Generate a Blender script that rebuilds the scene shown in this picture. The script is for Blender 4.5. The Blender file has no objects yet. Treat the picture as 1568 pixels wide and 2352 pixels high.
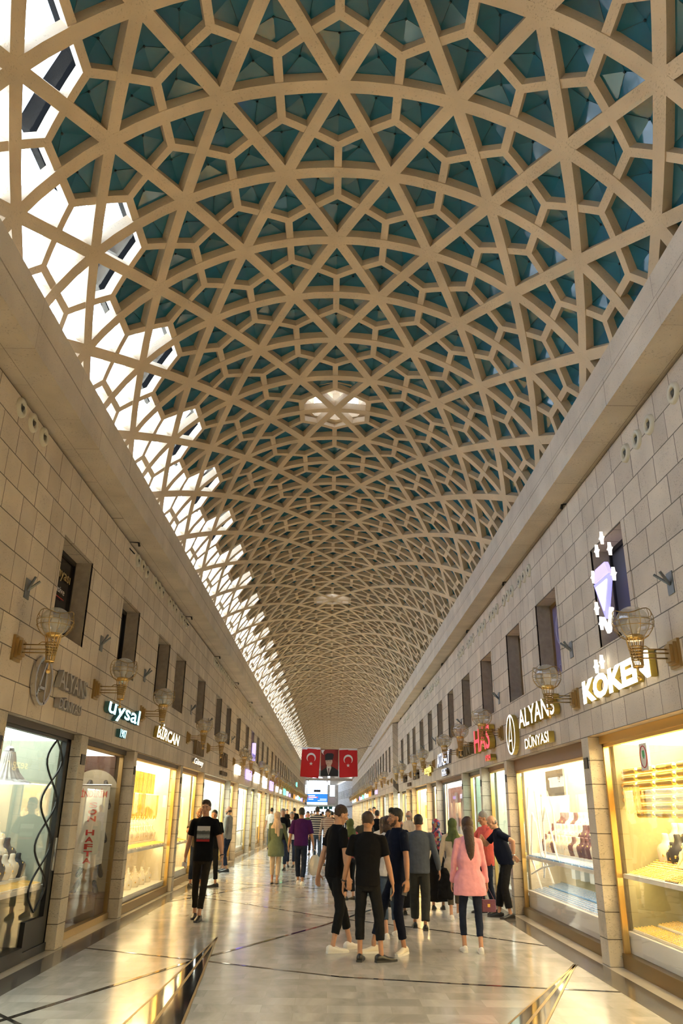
import bpy, math, random
from mathutils import Vector, Matrix, noise
random.seed(7)
S = bpy.context.scene
COL = S.collection
PI = math.pi
rad = math.radians
# ------------------------------------------------------------------ camera, sky, exposure
CAMH = 1.72
PIT, YAW, ROL = 0.37161, -0.00947, 0.0132
cp, sp_, cy, sy, cr, sr = math.cos(PIT), math.sin(PIT), math.cos(YAW), math.sin(YAW), math.cos(ROL), math.sin(ROL)
fw = Vector((-sy*cp, cy*cp, sp_)); rt = Vector((cy, sy, 0)); up = rt.cross(fw)
r2 = cr*rt + sr*up; u2 = -sr*rt + cr*up
cam = bpy.data.cameras.new('camera'); camo = bpy.data.objects.new('camera', cam); COL.objects.link(camo)
cam.sensor_fit = 'VERTICAL'; cam.sensor_height = 36.0; cam.sensor_width = 24.0
cam.lens = 1767.5/2352*36.0
cam.clip_end = 500; cam.clip_start = 0.05
M = Matrix((r2, u2, -fw)).transposed().to_4x4(); M.translation = Vector((0, 0, CAMH))
camo.matrix_world = M
S.camera = camo
w = bpy.data.worlds.new('sky'); S.world = w; w.use_nodes = True
bg = w.node_tree.nodes['Background']; bg.inputs[0].default_value = (0.64, 0.78, 1.0, 1); bg.inputs[1].default_value = 6.5
S.view_settings.view_transform = 'Standard'; S.view_settings.look = 'None'
S.view_settings.exposure = 0.8; S.view_settings.gamma = 1.0; S.view_settings.use_curve_mapping = False
SHOP_LIGHT = 14.0      # radiance of the ceiling light panels in the shops
# ------------------------------------------------------------------ helpers
class MB:
    def __init__(s): s.v = []; s.f = []; s.m = []
    def add(s, vs, fs, mi=0):
        o = len(s.v); s.v += [tuple(v) for v in vs]; s.f += [tuple(i+o for i in f) for f in fs]; s.m += [mi]*len(fs)
    def box(s, x0, x1, y0, y1, z0, z1, mi=0):
        if x0 > x1: x0, x1 = x1, x0
        if y0 > y1: y0, y1 = y1, y0
        s.add([(x0,y0,z0),(x1,y0,z0),(x1,y1,z0),(x0,y1,z0),(x0,y0,z1),(x1,y0,z1),(x1,y1,z1),(x0,y1,z1)],
              [(0,3,2,1),(4,5,6,7),(0,1,5,4),(1,2,6,5),(2,3,7,6),(3,0,4,7)], mi)
    def bev(s, x0, x1, y0, y1, z0, z1, b=.01, mi=0):
        # box with chamfered vertical edges
        if x0 > x1: x0, x1 = x1, x0
        if y0 > y1: y0, y1 = y1, y0
        pts = [(x0+b,y0),(x1-b,y0),(x1,y0+b),(x1,y1-b),(x1-b,y1),(x0+b,y1),(x0,y1-b),(x0,y0+b)]
        s.prism([(x,y,z0) for x,y in pts], (0,0,z1-z0), mi)
    def prism(s, pts, d, mi=0):
        n = len(pts); d = Vector(d)
        s.add([Vector(p) for p in pts]+[Vector(p)+d for p in pts],
              [tuple(range(n-1,-1,-1)), tuple(range(n,2*n))]+[(i,(i+1)%n,n+(i+1)%n,n+i) for i in range(n)], mi)
    def quad(s, a, b, c, d, mi=0): s.add([a,b,c,d], [(0,1,2,3)], mi)
    def rings(s, rs, cap=True, mi=0):
        n = len(rs[0]); vs = [p for r in rs for p in r]; fs = []
        for k in range(len(rs)-1):
            for i in range(n):
                j = (i+1) % n
                fs.append((k*n+i, k*n+j, (k+1)*n+j, (k+1)*n+i))
        if cap: fs.append(tuple(range(n-1,-1,-1))); fs.append(tuple((len(rs)-1)*n+i for i in range(n)))
        s.add(vs, fs, mi)
    def ell(s, secs, n=14, mi=0, cap=True, power=1.0):
        # secs: (centre, rx, ry) horizontal ellipses
        rs = []
        for c, rx, ry in secs:
            rg = []
            for i in range(n):
                a = 2*PI*i/n; ca, sa = math.cos(a), math.sin(a)
                rg.append((c[0]+rx*math.copysign(abs(ca)**power, ca), c[1]+ry*math.copysign(abs(sa)**power, sa), c[2]))
            rs.append(rg)
        s.rings(rs, cap, mi)
    def frame(s, d):
        d = Vector(d).normalized(); a = Vector((0,0,1)) if abs(d.z) < .9 else Vector((1,0,0))
        u = d.cross(a).normalized(); return d, u, u.cross(d)
    def tube(s, pts, r, n=6, closed=False, mi=0):
        pts = [Vector(p) for p in pts]; rs = []; m = len(pts)
        rr = r if isinstance(r, (list, tuple)) else [r]*m
        pu = None
        for i, p in enumerate(pts):
            if closed: t = pts[(i+1) % m]-pts[i-1]
            else: t = pts[min(i+1, m-1)]-pts[max(i-1, 0)]
            t = t.normalized()
            if pu is None: _, u, v = s.frame(t)
            else:
                u = (pu - t*pu.dot(t)).normalized()
            v = t.cross(u); pu = u
            rs.append([p+rr[i]*(math.cos(2*PI*k/n)*u+math.sin(2*PI*k/n)*v) for k in range(n)])
        if closed:
            rs.append(rs[0]); s.rings(rs, False, mi)
        else: s.rings(rs, True, mi)
    def lathe(s, prof, c=(0,0,0), n=16, mi=0, cap=False, axis='z'):
        rs = []
        for r, z in prof:
            rg = []
            for i in range(n):
                a = 2*PI*i/n; x, y = max(r, 1e-4)*math.cos(a), max(r, 1e-4)*math.sin(a)
                if axis == 'z': rg.append((c[0]+x, c[1]+y, c[2]+z))
                elif axis == 'x': rg.append((c[0]+z, c[1]+x, c[2]+y))
                else: rg.append((c[0]+y, c[1]+z, c[2]+x))
            rs.append(rg)
        s.rings(rs, cap, mi)
    def ball(s, c, r, n=10, mi=0, rot=None):
        rx, ry, rz = (r, r, r) if not isinstance(r, (tuple, list)) else r
        c = Vector(c); k = max(4, n//2+1); vs = []; fs = []
        for j in range(k+1):
            ph = PI*j/k
            for i in range(n):
                a = 2*PI*i/n
                v = Vector((rx*math.sin(ph)*math.cos(a), ry*math.sin(ph)*math.sin(a), rz*math.cos(ph)))
                if j in (0, k): v = Vector((rx*.02*math.cos(a), ry*.02*math.sin(a), v.z))
                if rot is not None: v = rot @ v
                vs.append(c+v)
        for j in range(k):
            for i in range(n):
                i2 = (i+1) % n
                fs.append((j*n+i2, j*n+i, (j+1)*n+i, (j+1)*n+i2))
        fs.append(tuple(range(n))); fs.append(tuple(k*n+i for i in range(n-1, -1, -1)))
        s.add(vs, fs, mi)
    def cap(s, a, b, ra, rb, n=10, mi=0):
        # tapered capsule
        a, b = Vector(a), Vector(b); d, u, v = s.frame(b-a); rs = []
        def rg(c, r): return [c+r*(math.cos(2*PI*i/n)*u+math.sin(2*PI*i/n)*v) for i in range(n)]
        for t in (80, 50, 20): rs.append(rg(a-d*ra*math.sin(rad(t)), ra*math.cos(rad(t))))
        rs.append(rg(a, ra)); rs.append(rg(b, rb))
        for t in (20, 50, 80): rs.append(rg(b+d*rb*math.sin(rad(t)), rb*math.cos(rad(t))))
        s.rings(rs, True, mi)
    def xf(s, fn): s.v = [tuple(fn(Vector(v))) for v in s.v]; return s
    def build(s, name, mats, parent=None, smooth=False, label=None):
        me = bpy.data.meshes.new(name); me.from_pydata(s.v, [], s.f)
        if not isinstance(mats, (list, tuple)): mats = [mats]
        for m in mats: me.materials.append(m)
        if len(mats) > 1: me.polygons.foreach_set('material_index', s.m)
        if smooth: me.polygons.foreach_set('use_smooth', [True]*len(s.f))
        me.update()
        o = bpy.data.objects.new(name, me); COL.objects.link(o)
        if parent is not None: o.parent = parent
        if label: o['label'] = label
        return o
def tag(o, label=None, cat=None, group=None, kind=None):
    if label: o['label'] = label
    if cat: o['category'] = cat
    if group: o['group'] = group
    if kind: o['kind'] = kind
    return o
def thing(name, label, cat, loc=(0,0,0), rz=0, group=None):
    o = bpy.data.objects.new(name, None); COL.objects.link(o); o.location = loc; o.rotation_euler = (0,0,rz)
    o.empty_display_size = .1
    return tag(o, label, cat, group)
KIDS = {}
def copy_tree(o, loc=None, rz=None, label=None, group=None, scale=None, parent=None, rot=None):
    c = o.copy(); COL.objects.link(c)
    if parent is not None: c.parent = parent
    if loc is not None: c.location = loc
    if rz is not None: c.rotation_euler = (0,0,rz)
    if rot is not None: c.rotation_euler = rot
    if scale is not None: c.scale = (scale,)*3
    if label: c['label'] = label
    if group: c['group'] = group
    kids = KIDS.get(o.name)
    if kids is None: kids = list(o.children); KIDS[o.name] = kids
    for ch in kids: copy_tree(ch, parent=c)
    return c
# ------------------------------------------------------------------ materials
def nodes(name):
    m = bpy.data.materials.new(name); m.use_nodes = True; nt = m.node_tree
    return m, nt, nt.nodes['Principled BSDF'], nt.nodes, nt.links
def mat(name, col, rough=.5, metal=0, emis=None, es=0, var=0, vs=6, bump=0, bs=40, spec=None, trans=0):
    m, nt, b, N, Lk = nodes(name)
    b.inputs['Base Color'].default_value = (*col, 1); b.inputs['Roughness'].default_value = rough; b.inputs['Metallic'].default_value = metal
    if spec is not None: b.inputs['Specular IOR Level'].default_value = spec
    if trans: b.inputs['Transmission Weight'].default_value = trans
    if emis: b.inputs['Emission Color'].default_value = (*emis, 1); b.inputs['Emission Strength'].default_value = es
    tc = N.new('ShaderNodeTexCoord')
    if var:
        n = N.new('ShaderNodeTexNoise'); n.inputs['Scale'].default_value = vs; n.inputs['Detail'].default_value = 5
        Lk.new(tc.outputs['Object'], n.inputs['Vector'])
        r = N.new('ShaderNodeMapRange'); r.inputs[1].default_value = .25; r.inputs[2].default_value = .75; r.inputs[3].default_value = 1-var; r.inputs[4].default_value = 1+var
        Lk.new(n.outputs['Fac'], r.inputs[0])
        v = N.new('ShaderNodeVectorMath'); v.operation = 'SCALE'; v.inputs[0].default_value = col
        Lk.new(r.outputs[0], v.inputs['Scale']); Lk.new(v.outputs[0], b.inputs['Base Color'])
    if bump:
        n = N.new('ShaderNodeTexNoise'); n.inputs['Scale'].default_value = bs; n.inputs['Detail'].default_value = 4
        Lk.new(tc.outputs['Object'], n.inputs['Vector'])
        bp = N.new('ShaderNodeBump'); bp.inputs['Strength'].default_value = bump; bp.inputs['Distance'].default_value = .02
        Lk.new(n.outputs['Fac'], bp.inputs['Height']); Lk.new(bp.outputs[0], b.inputs['Normal'])
    return m
def math_(N, Lk, op, a, b=None):
    n = N.new('ShaderNodeMath'); n.operation = op
    for i, x in enumerate((a, b)):
        if x is None: continue
        if isinstance(x, (int, float)): n.inputs[i].default_value = x
        else: Lk.new(x, n.inputs[i])
    return n.outputs[0]
def stone(name, c1, c2, mortar, bw, rh, ms, mode, pit=.5, rough=.65, jitter=True, stain=.0, z0=0.0):
    m, nt, b, N, Lk = nodes(name)
    tc = N.new('ShaderNodeTexCoord'); sx = N.new('ShaderNodeSeparateXYZ'); Lk.new(tc.outputs['Object'], sx.inputs[0])
    X, Y, Z = sx.outputs
    if mode == 'wall': U, V = Y, math_(N, Lk, 'ADD', Z, X)
    elif mode == 'pillar': U, V = math_(N, Lk, 'ADD', X, Y), Z
    else: U, V = X, Y
    V = math_(N, Lk, 'SUBTRACT', V, z0)
    if jitter:
        row = math_(N, Lk, 'FLOOR', math_(N, Lk, 'DIVIDE', V, rh))
        wn = N.new('ShaderNodeTexWhiteNoise'); wn.noise_dimensions = '1D'; Lk.new(row, wn.inputs['W'])
        U = math_(N, Lk, 'ADD', U, math_(N, Lk, 'MULTIPLY', wn.outputs['Value'], bw*.9))
        # uneven block widths
        n0 = N.new('ShaderNodeTexNoise'); n0.noise_dimensions = '1D'; n0.inputs['Scale'].default_value = .9; n0.inputs['Detail'].default_value = 0
        Lk.new(math_(N, Lk, 'ADD', U, math_(N, Lk, 'MULTIPLY', row, 7.3)), n0.inputs['W'])
        U = math_(N, Lk, 'ADD', U, math_(N, Lk, 'MULTIPLY', n0.outputs['Fac'], bw*.7))
    cb = N.new('ShaderNodeCombineXYZ'); Lk.new(U, cb.inputs[0]); Lk.new(V, cb.inputs[1])
    br = N.new('ShaderNodeTexBrick'); Lk.new(cb.outputs[0], br.inputs['Vector'])
    br.inputs['Scale'].default_value = 1; br.inputs['Brick Width'].default_value = bw; br.inputs['Row Height'].default_value = rh
    br.inputs['Mortar Size'].default_value = ms; br.inputs['Mortar Smooth'].default_value = .1; br.inputs['Bias'].default_value = 0
    br.inputs['Color1'].default_value = (*c1, 1); br.inputs['Color2'].default_value = (*c2, 1); br.inputs['Mortar'].default_value = (*mortar, 1)
    # tone variation and travertine pits
    n1 = N.new('ShaderNodeTexNoise'); n1.inputs['Scale'].default_value = 1.7; n1.inputs['Detail'].default_value = 6; Lk.new(tc.outputs['Object'], n1.inputs['Vector'])
    mp = N.new('ShaderNodeMapping'); mp.inputs['Scale'].default_value = (1, 1, 2.5); Lk.new(tc.outputs['Object'], mp.inputs[0])
    n2 = N.new('ShaderNodeTexNoise'); n2.inputs['Scale'].default_value = 38; n2.inputs['Detail'].default_value = 3; n2.inputs['Roughness'].default_value = .7; Lk.new(mp.outputs[0], n2.inputs['Vector'])
    n3 = N.new('ShaderNodeTexNoise'); n3.inputs['Scale'].default_value = 3.5; n3.inputs['Detail'].default_value = 2; Lk.new(tc.outputs['Object'], n3.inputs['Vector'])
    rp = N.new('ShaderNodeMapRange'); rp.inputs[1].default_value = .60; rp.inputs[2].default_value = .68; rp.inputs[3].default_value = 0; rp.inputs[4].default_value = 1
    Lk.new(math_(N, Lk, 'ADD', n2.outputs['Fac'], math_(N, Lk, 'MULTIPLY', math_(N, Lk, 'SUBTRACT', n3.outputs['Fac'], .5), .25)), rp.inputs[0])
    rv = N.new('ShaderNodeMapRange'); rv.inputs[1].default_value = .3; rv.inputs[2].default_value = .7; rv.inputs[3].default_value = .86; rv.inputs[4].default_value = 1.1
    Lk.new(n1.outputs['Fac'], rv.inputs[0])
    fac = math_(N, Lk, 'MULTIPLY', rv.outputs[0], math_(N, Lk, 'SUBTRACT', 1, math_(N, Lk, 'MULTIPLY', rp.outputs[0], pit)))
    if stain:   # grime streaks with a shape of their own
        n4 = N.new('ShaderNodeTexNoise'); n4.inputs['Scale'].default_value = 2.2; n4.inputs['Detail'].default_value = 8; n4.inputs['Roughness'].default_value = .7; Lk.new(tc.outputs['Object'], n4.inputs['Vector'])
        rs_ = N.new('ShaderNodeMapRange'); rs_.inputs[1].default_value = .5; rs_.inputs[2].default_value = .72; rs_.inputs[3].default_value = 1; rs_.inputs[4].default_value = 1-stain
        Lk.new(n4.outputs['Fac'], rs_.inputs[0]); fac = math_(N, Lk, 'MULTIPLY', fac, rs_.outputs[0])
    v = N.new('ShaderNodeVectorMath'); v.operation = 'SCALE'; Lk.new(br.outputs['Color'], v.inputs[0]); Lk.new(fac, v.inputs['Scale'])
    Lk.new(v.outputs[0], b.inputs['Base Color']); b.inputs['Roughness'].default_value = rough
    h = math_(N, Lk, 'SUBTRACT', math_(N, Lk, 'SUBTRACT', 1, math_(N, Lk, 'MULTIPLY', br.outputs['Fac'], 1)), math_(N, Lk, 'MULTIPLY', rp.outputs[0], .5))
    bp = N.new('ShaderNodeBump'); bp.inputs['Strength'].default_value = .6; bp.inputs['Distance'].default_value = .006
    Lk.new(h, bp.inputs['Height']); Lk.new(bp.outputs[0], b.inputs['Normal'])
    return m
def marble(name, c1, c2, tile, rough, vein, gap=.0015, veins=1.6):
    m, nt, b, N, Lk = nodes(name)
    tc = N.new('ShaderNodeTexCoord')
    mp = N.new('ShaderNodeMapping'); mp.inputs['Scale'].default_value = (1.0, .35, 1); mp.inputs['Rotation'].default_value = (0, 0, .5); Lk.new(tc.outputs['Object'], mp.inputs[0])
    br = N.new('ShaderNodeTexBrick'); Lk.new(tc.outputs['Object'], br.inputs['Vector']); br.inputs['Scale'].default_value = 1
    br.inputs['Brick Width'].default_value = tile[0]; br.inputs['Row Height'].default_value = tile[1]; br.inputs['Mortar Size'].default_value = gap
    br.inputs['Color1'].default_value = (1, 1, 1, 1); br.inputs['Color2'].default_value = (.86, .86, .865, 1); br.inputs['Mortar'].default_value = (.74, .73, .72, 1); br.offset = .5
    ad = N.new('ShaderNodeVectorMath'); ad.operation = 'ADD'; Lk.new(mp.outputs[0], ad.inputs[0]); Lk.new(br.outputs['Color'], ad.inputs[1])
    n = N.new('ShaderNodeTexNoise'); n.inputs['Scale'].default_value = veins; n.inputs['Detail'].default_value = 9; n.inputs['Roughness'].default_value = .6; n.inputs['Distortion'].default_value = 1.2
    sc = N.new('ShaderNodeVectorMath'); sc.operation = 'MULTIPLY_ADD'; Lk.new(br.outputs['Color'], sc.inputs[0]); sc.inputs[1].default_value = (40, 40, 40); Lk.new(mp.outputs[0], sc.inputs[2])
    Lk.new(sc.outputs[0], n.inputs['Vector'])
    cr_ = N.new('ShaderNodeValToRGB'); Lk.new(n.outputs['Fac'], cr_.inputs[0])
    cr_.color_ramp.elements[0].position = .35; cr_.color_ramp.elements[0].color = (*c1, 1)
    cr_.color_ramp.elements[1].position = .72; cr_.color_ramp.elements[1].color = (*c2, 1)
    mx = N.new('ShaderNodeMix'); mx.data_type = 'RGBA'; mx.blend_type = 'MULTIPLY'; mx.inputs[0].default_value = 1
    Lk.new(cr_.outputs[0], mx.inputs[6]); Lk.new(br.outputs['Color'], mx.inputs[7]); Lk.new(mx.outputs[2], b.inputs['Base Color'])
    n5 = N.new('ShaderNodeTexNoise'); n5.inputs['Scale'].default_value = 1.3; n5.inputs['Detail'].default_value = 5; Lk.new(tc.outputs['Object'], n5.inputs['Vector'])
    rr = N.new('ShaderNodeMapRange'); rr.inputs[1].default_value = .3; rr.inputs[2].default_value = .7; rr.inputs[3].default_value = rough*.8; rr.inputs[4].default_value = rough*1.3
    Lk.new(n5.outputs['Fac'], rr.inputs[0]); Lk.new(rr.outputs[0], b.inputs['Roughness'])
    return m
def pane(name, tint=(1,1,1), gloss=.09, rough=.0):
    m, nt, b, N, Lk = nodes(name); N.remove(b)
    t = N.new('ShaderNodeBsdfTransparent'); t.inputs[0].default_value = (*tint, 1)
    g = N.new('ShaderNodeBsdfGlossy'); g.inputs['Roughness'].default_value = rough
    fr = N.new('ShaderNodeLayerWeight'); fr.inputs[0].default_value = .22
    f = math_(N, Lk, 'ADD', math_(N, Lk, 'MULTIPLY', fr.outputs['Fresnel'], .20), gloss*.3)
    mx = N.new('ShaderNodeMixShader'); Lk.new(f, mx.inputs[0]); Lk.new(t.outputs[0], mx.inputs[1]); Lk.new(g.outputs[0], mx.inputs[2])
    Lk.new(mx.outputs[0], N['Material Output'].inputs[0]); return m
def emit(name, col, st):
    st = st*.55 if 'panel' not in name else st
    return mat(name, (.0, .0, .0) if st > 1 else col, .5, emis=col, es=st)
def vor(name, cols, scale, rough=.6, kind='VORONOI'):
    m, nt, b, N, Lk = nodes(name); tc = N.new('ShaderNodeTexCoord')
    v = N.new('ShaderNodeTexVoronoi'); v.inputs['Scale'].default_value = scale; Lk.new(tc.outputs['Object'], v.inputs['Vector'])
    r = N.new('ShaderNodeValToRGB'); r.color_ramp.interpolation = 'CONSTANT'
    sx = N.new('ShaderNodeSeparateXYZ'); Lk.new(v.outputs['Color'], sx.inputs[0]); Lk.new(sx.outputs[0], r.inputs[0])
    e = r.color_ramp.elements
    while len(e) < len(cols): e.new(.5)
    for i, c in enumerate(cols): e[i].position = i/len(cols); e[i].color = (*c, 1)
    Lk.new(r.outputs[0], b.inputs['Base Color']); b.inputs['Roughness'].default_value = rough; return m
def stripes(name, cols, per, rough=.8, axis=2):
    m, nt, b, N, Lk = nodes(name); tc = N.new('ShaderNodeTexCoord'); sx = N.new('ShaderNodeSeparateXYZ'); Lk.new(tc.outputs['Object'], sx.inputs[0])
    f = math_(N, Lk, 'FRACT', math_(N, Lk, 'DIVIDE', sx.outputs[axis], per)); r = N.new('ShaderNodeValToRGB'); r.color_ramp.interpolation = 'CONSTANT'; Lk.new(f, r.inputs[0])
    e = r.color_ramp.elements
    while len(e) < len(cols): e.new(.5)
    for i, (p, c) in enumerate(cols): e[i].position = p; e[i].color = (*c, 1)
    Lk.new(r.outputs[0], b.inputs['Base Color']); b.inputs['Roughness'].default_value = rough; return m
def cloth(name, col, rough=.85, var=.12): return mat(name, col, rough, var=var, vs=9, bump=.35, bs=14, spec=.12)

MST = stone('travertine_wall', (.63,.55,.45), (.51,.44,.36), (.14,.115,.09), .47, .33238, .0065, 'wall', pit=.38, z0=-.84)
MPIL = stone('travertine_pillar', (.56,.50,.40), (.52,.46,.37), (.12,.10,.07), 9, .30, .006, 'pillar', pit=.5, jitter=False, stain=.35)
MCOR = stone('travertine_cornice', (.60,.53,.44), (.57,.50,.42), (.30,.25,.2), 1.3, .62, .004, 'wall', pit=.35, z0=.2)
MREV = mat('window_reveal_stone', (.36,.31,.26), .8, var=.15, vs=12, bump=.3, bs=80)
MRIB = stone('cast_rib_stone', (.62,.49,.33), (.62,.49,.33), (.4,.33,.25), 60, 60, .001, 'flat', pit=.22, jitter=False, rough=.75)
MTEAL = mat('teal_roof_panel', (.013,.125,.20), .12, var=.2, vs=1.3, spec=.7, bump=.12, bs=3)
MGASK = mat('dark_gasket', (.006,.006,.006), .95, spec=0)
MBOLT = mat('panel_bolt', (.02,.05,.06), .4, .5)
MFLOOR = marble('pale_marble_floor', (.33,.315,.30), (.55,.53,.50), (.61,.305), .17, 1)
MDARK = marble('grey_marble_border', (.09,.082,.075), (.17,.155,.14), (.9,.34), .12, 1)
MBLK = marble('black_marble_inlay', (.012,.012,.014), (.05,.045,.045), (3,3), .07, 1, gap=0, veins=3)
MCREAM = marble('cream_threshold', (.55,.50,.42), (.62,.57,.48), (1.1,.5), .12, 1)
MBRASS = mat('polished_brass', (.78,.54,.20), .28, 1)
MBRASSD = mat('aged_brass', (.46,.33,.15), .38, 1)
MSILL = mat('dull_brass_sill', (.24,.165,.07), .35, 1)
MGOLD = mat('gold_jewellery', (1.0,.68,.20), .22, 1)
MSILV = mat('chrome_metal', (.62,.62,.62), .22, 1)
MBLACK = mat('black_metal', (.012,.012,.013), .4)
MGLASS = pane('shop_glass')
def globe_mat():
    m = pane('globe_glass', (.90,.90,.89), .5, .04); nt = m.node_tree; N, Lk = nt.nodes, nt.links
    out = N['Material Output']; src = out.inputs[0].links[0].from_socket; d = N.new('ShaderNodeBsdfDiffuse'); d.inputs[0].default_value = (.75,.73,.70,1)
    mx = N.new('ShaderNodeMixShader'); mx.inputs[0].default_value = .22; Lk.new(src, mx.inputs[1]); Lk.new(d.outputs[0], mx.inputs[2]); Lk.new(mx.outputs[0], out.inputs[0]); return m
MGLOBE = globe_mat()
MROOFG = pane('roof_glass', (.95,.98,1), .05)
MWHITE = mat('white_laminate', (.75,.73,.68), .35)
MCREAMD = mat('cream_velvet', (.78,.70,.55), .7, var=.05)
MDKGREY = mat('charcoal_velvet', (.05,.05,.055), .6)
MMAUVE = mat('mauve_velvet', (.14,.075,.085), .55)
MSAGE = mat('sage_panel', (.42,.45,.36), .6, var=.05)
MOLIVE = mat('olive_panel', (.34,.31,.17), .6, var=.05)
MBROWN = mat('dark_wood', (.085,.035,.02), .4, var=.2, vs=5)
MSHUT = mat('brown_shutter_box', (.20,.11,.065), .5)
MSHUTD = mat('dark_shutter_box', (.05,.04,.035), .5)
MBLUE = mat('pale_blue_tray', (.25,.47,.80), .6)
MDWIN = mat('dark_window_glass', (.02,.02,.022), .12)
def light_panel(col, k=1.0, name='shop_light_panel'): return emit(name, col, SHOP_LIGHT*k)
MLW = light_panel((1.0,.77,.44)); MLC = light_panel((.93,1.0,.86), .8, 'cool_light_panel'); MLG = light_panel((1.0,.76,.36), 1.15, 'gold_light_panel')
def board(name, base, glint, dens, scale):
    # display board covered with small gold pieces in rows
    m, nt, b, N, Lk = nodes(name); tc = N.new('ShaderNodeTexCoord')
    mp = N.new('ShaderNodeMapping'); mp.inputs['Scale'].default_value = (1,1,.45); Lk.new(tc.outputs['Object'], mp.inputs[0])
    v = N.new('ShaderNodeTexVoronoi'); v.inputs['Scale'].default_value = scale; v.inputs['Randomness'].default_value = .55; Lk.new(mp.outputs[0], v.inputs['Vector'])
    r = N.new('ShaderNodeMapRange'); r.inputs[1].default_value = dens; r.inputs[2].default_value = dens+.06; r.inputs[3].default_value = 1; r.inputs[4].default_value = 0; Lk.new(v.outputs['Distance'], r.inputs[0])
    mx = N.new('ShaderNodeMix'); mx.data_type = 'RGBA'; Lk.new(r.outputs[0], mx.inputs[0]); mx.inputs[6].default_value = (*base,1); mx.inputs[7].default_value = (*glint,1)
    Lk.new(mx.outputs[2], b.inputs['Base Color']); Lk.new(math_(N, Lk, 'MULTIPLY', r.outputs[0], .85), b.inputs['Metallic']); b.inputs['Roughness'].default_value = .35
    return m
MBOARDG = board('gold_display_board', (.55,.42,.18), (1,.72,.25), .33, 16)
MBOARDC = board('cream_chain_board', (.72,.62,.45), (1,.70,.22), .36, 24)
MBOARDS = board('silver_display_board', (.42,.45,.36), (.9,.85,.7), .28, 18)
# ------------------------------------------------------------------ structure
XL, XR, XR2, YSTEP = -3.54, 3.44, 3.17, 41.08
ZL, ZT = 2.70, 6.03
Y0, Y1 = -7.0, 117.0
def struct(name, mb, m, parent=None, smooth=False):
    o = mb.build(name, m, parent, smooth)
    if parent is None: o['kind'] = 'structure'
    return o
tn = [0]
def trim(mb, m):
    tn[0] += 1; return struct('trim_%d' % tn[0], mb, m)
f = MB(); f.box(-3.19, 3.07, Y0, 152, -.12, 0); struct('floor', f, MFLOOR)
b = MB(); b.box(-3.50, -3.19, Y0, Y1, -.12, 0); b.box(3.07, 3.40, Y0, YSTEP, -.12, 0); b.box(3.07, 3.17, YSTEP, Y1, -.12, 0); trim(b, MDARK)
b = MB(); b.box(-6.4, -3.50, Y0, 152, -.12, 0); b.box(3.40, 5.6, Y0, YSTEP, -.12, 0); b.box(3.17, 5.6, YSTEP, Y1, -.12, 0); b.box(3.07, 5.6, Y1, 152, -.12, 0); trim(b, MCREAM)
# floor inlay lines and the long star points
def strip(mb, pts, w, z0=.0, z1=.003):
    for (xa, ya), (xb, yb) in zip(pts, pts[1:]):
        d = Vector((xb-xa, yb-ya, 0)).normalized(); n = Vector((-d.y, d.x, 0))*w/2
        a, c = Vector((xa, ya, z0)), Vector((xb, yb, z0))
        mb.prism([a-n, c-n, c+n, a+n], (0,0,z1-z0))
b = MB(); P = 10.35
for k in range(-1, 14):
    o = k*P
    strip(b, [(-3.19, 11.62+o), (-1.62, 10.85+o), (.16, 9.90+o), (1.64, 9.55+o), (3.07, 9.28+o)], .05)
    strip(b, [(-3.19, 6.9+o), (-1.62, 10.85+o), (-.10, 14.0+o), (.72, 16.07+o), (3.07, 21.2+o)], .06, 0, .0034)
    strip(b, [(-3.19, 18.70+o), (-1.29, 16.64+o), (.0, 15.12+o), (1.7, 13.68+o), (3.07, 12.24+o)], .045, 0, .0038)
trim(b, MBLK)
b = MB(); g = MB()
for A, Bp, Cp in [((-1.6,12.65), (-1.78,6.2), (-1.12,6.2)), ((3.05,10.80), (.95,6.6), (1.42,6.6))]:
    mid = ((Bp[0]+Cp[0])/2, Bp[1])
    b.prism([(*A,.0), (*Bp,.0), (*Cp,.0)], (0,0,.0048))
    for q in (Bp, Cp, mid): strip(g, [A, q], .022 if q != mid else .03, .0, .0058)
trim(b, MBLK); trim(g, MBRASSD)
# side walls with upper window openings
WL = [(9.58,10.88),(12.69,13.90),(15.59,16.80),(17.53,18.75),(20.63,21.90),(24.2,25.45),(26.75,27.97),(29.8,31.1),(33.2,34.4),(35.6,36.8),(38.4,39.6),(41.2,42.4),(44.6,45.8),(48.3,49.5)]
WR = [(8.62,9.78),(11.52,12.75),(13.95,15.1),(16.62,17.87),(19.37,20.6),(22.1,23.2),(24.42,25.6),(27.0,28.15),(29.6,30.85),(32.4,33.6),(34.9,36.05),(38,39.2)]
y = 51.6
while y < 114: WL.append((y, y+1.2)); y += 2.75
y = 42.6
while y < 114: WR.append((y, y+1.2)); y += 2.62
WZL, WZR = (3.84, 5.08), (3.72, 5.02)
def wall(name, x, xo, ya, yb, wins, wz):
    m = MB(); m.box(x, xo, ya, yb, ZL, wz[0]); m.box(x, xo, ya, yb, wz[1], ZT)
    e = ya
    for a, c in wins:
        m.box(x, xo, e, a, wz[0], wz[1]); e = c
    m.box(x, xo, e, yb, wz[0], wz[1])
    return struct(name, m, MST)
wall('wall_left', XL, -3.92, Y0, Y1, WL, WZL)
WR1 = [q for q in WR if q[0] < YSTEP]; WR2_ = [q for q in WR if q[0] > YSTEP]
wall('wall_right', XR, 3.82, Y0, YSTEP, WR1, WZR)
wall('wall_right', XR2, 3.82, YSTEP, Y1, WR2_, WZR)
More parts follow.
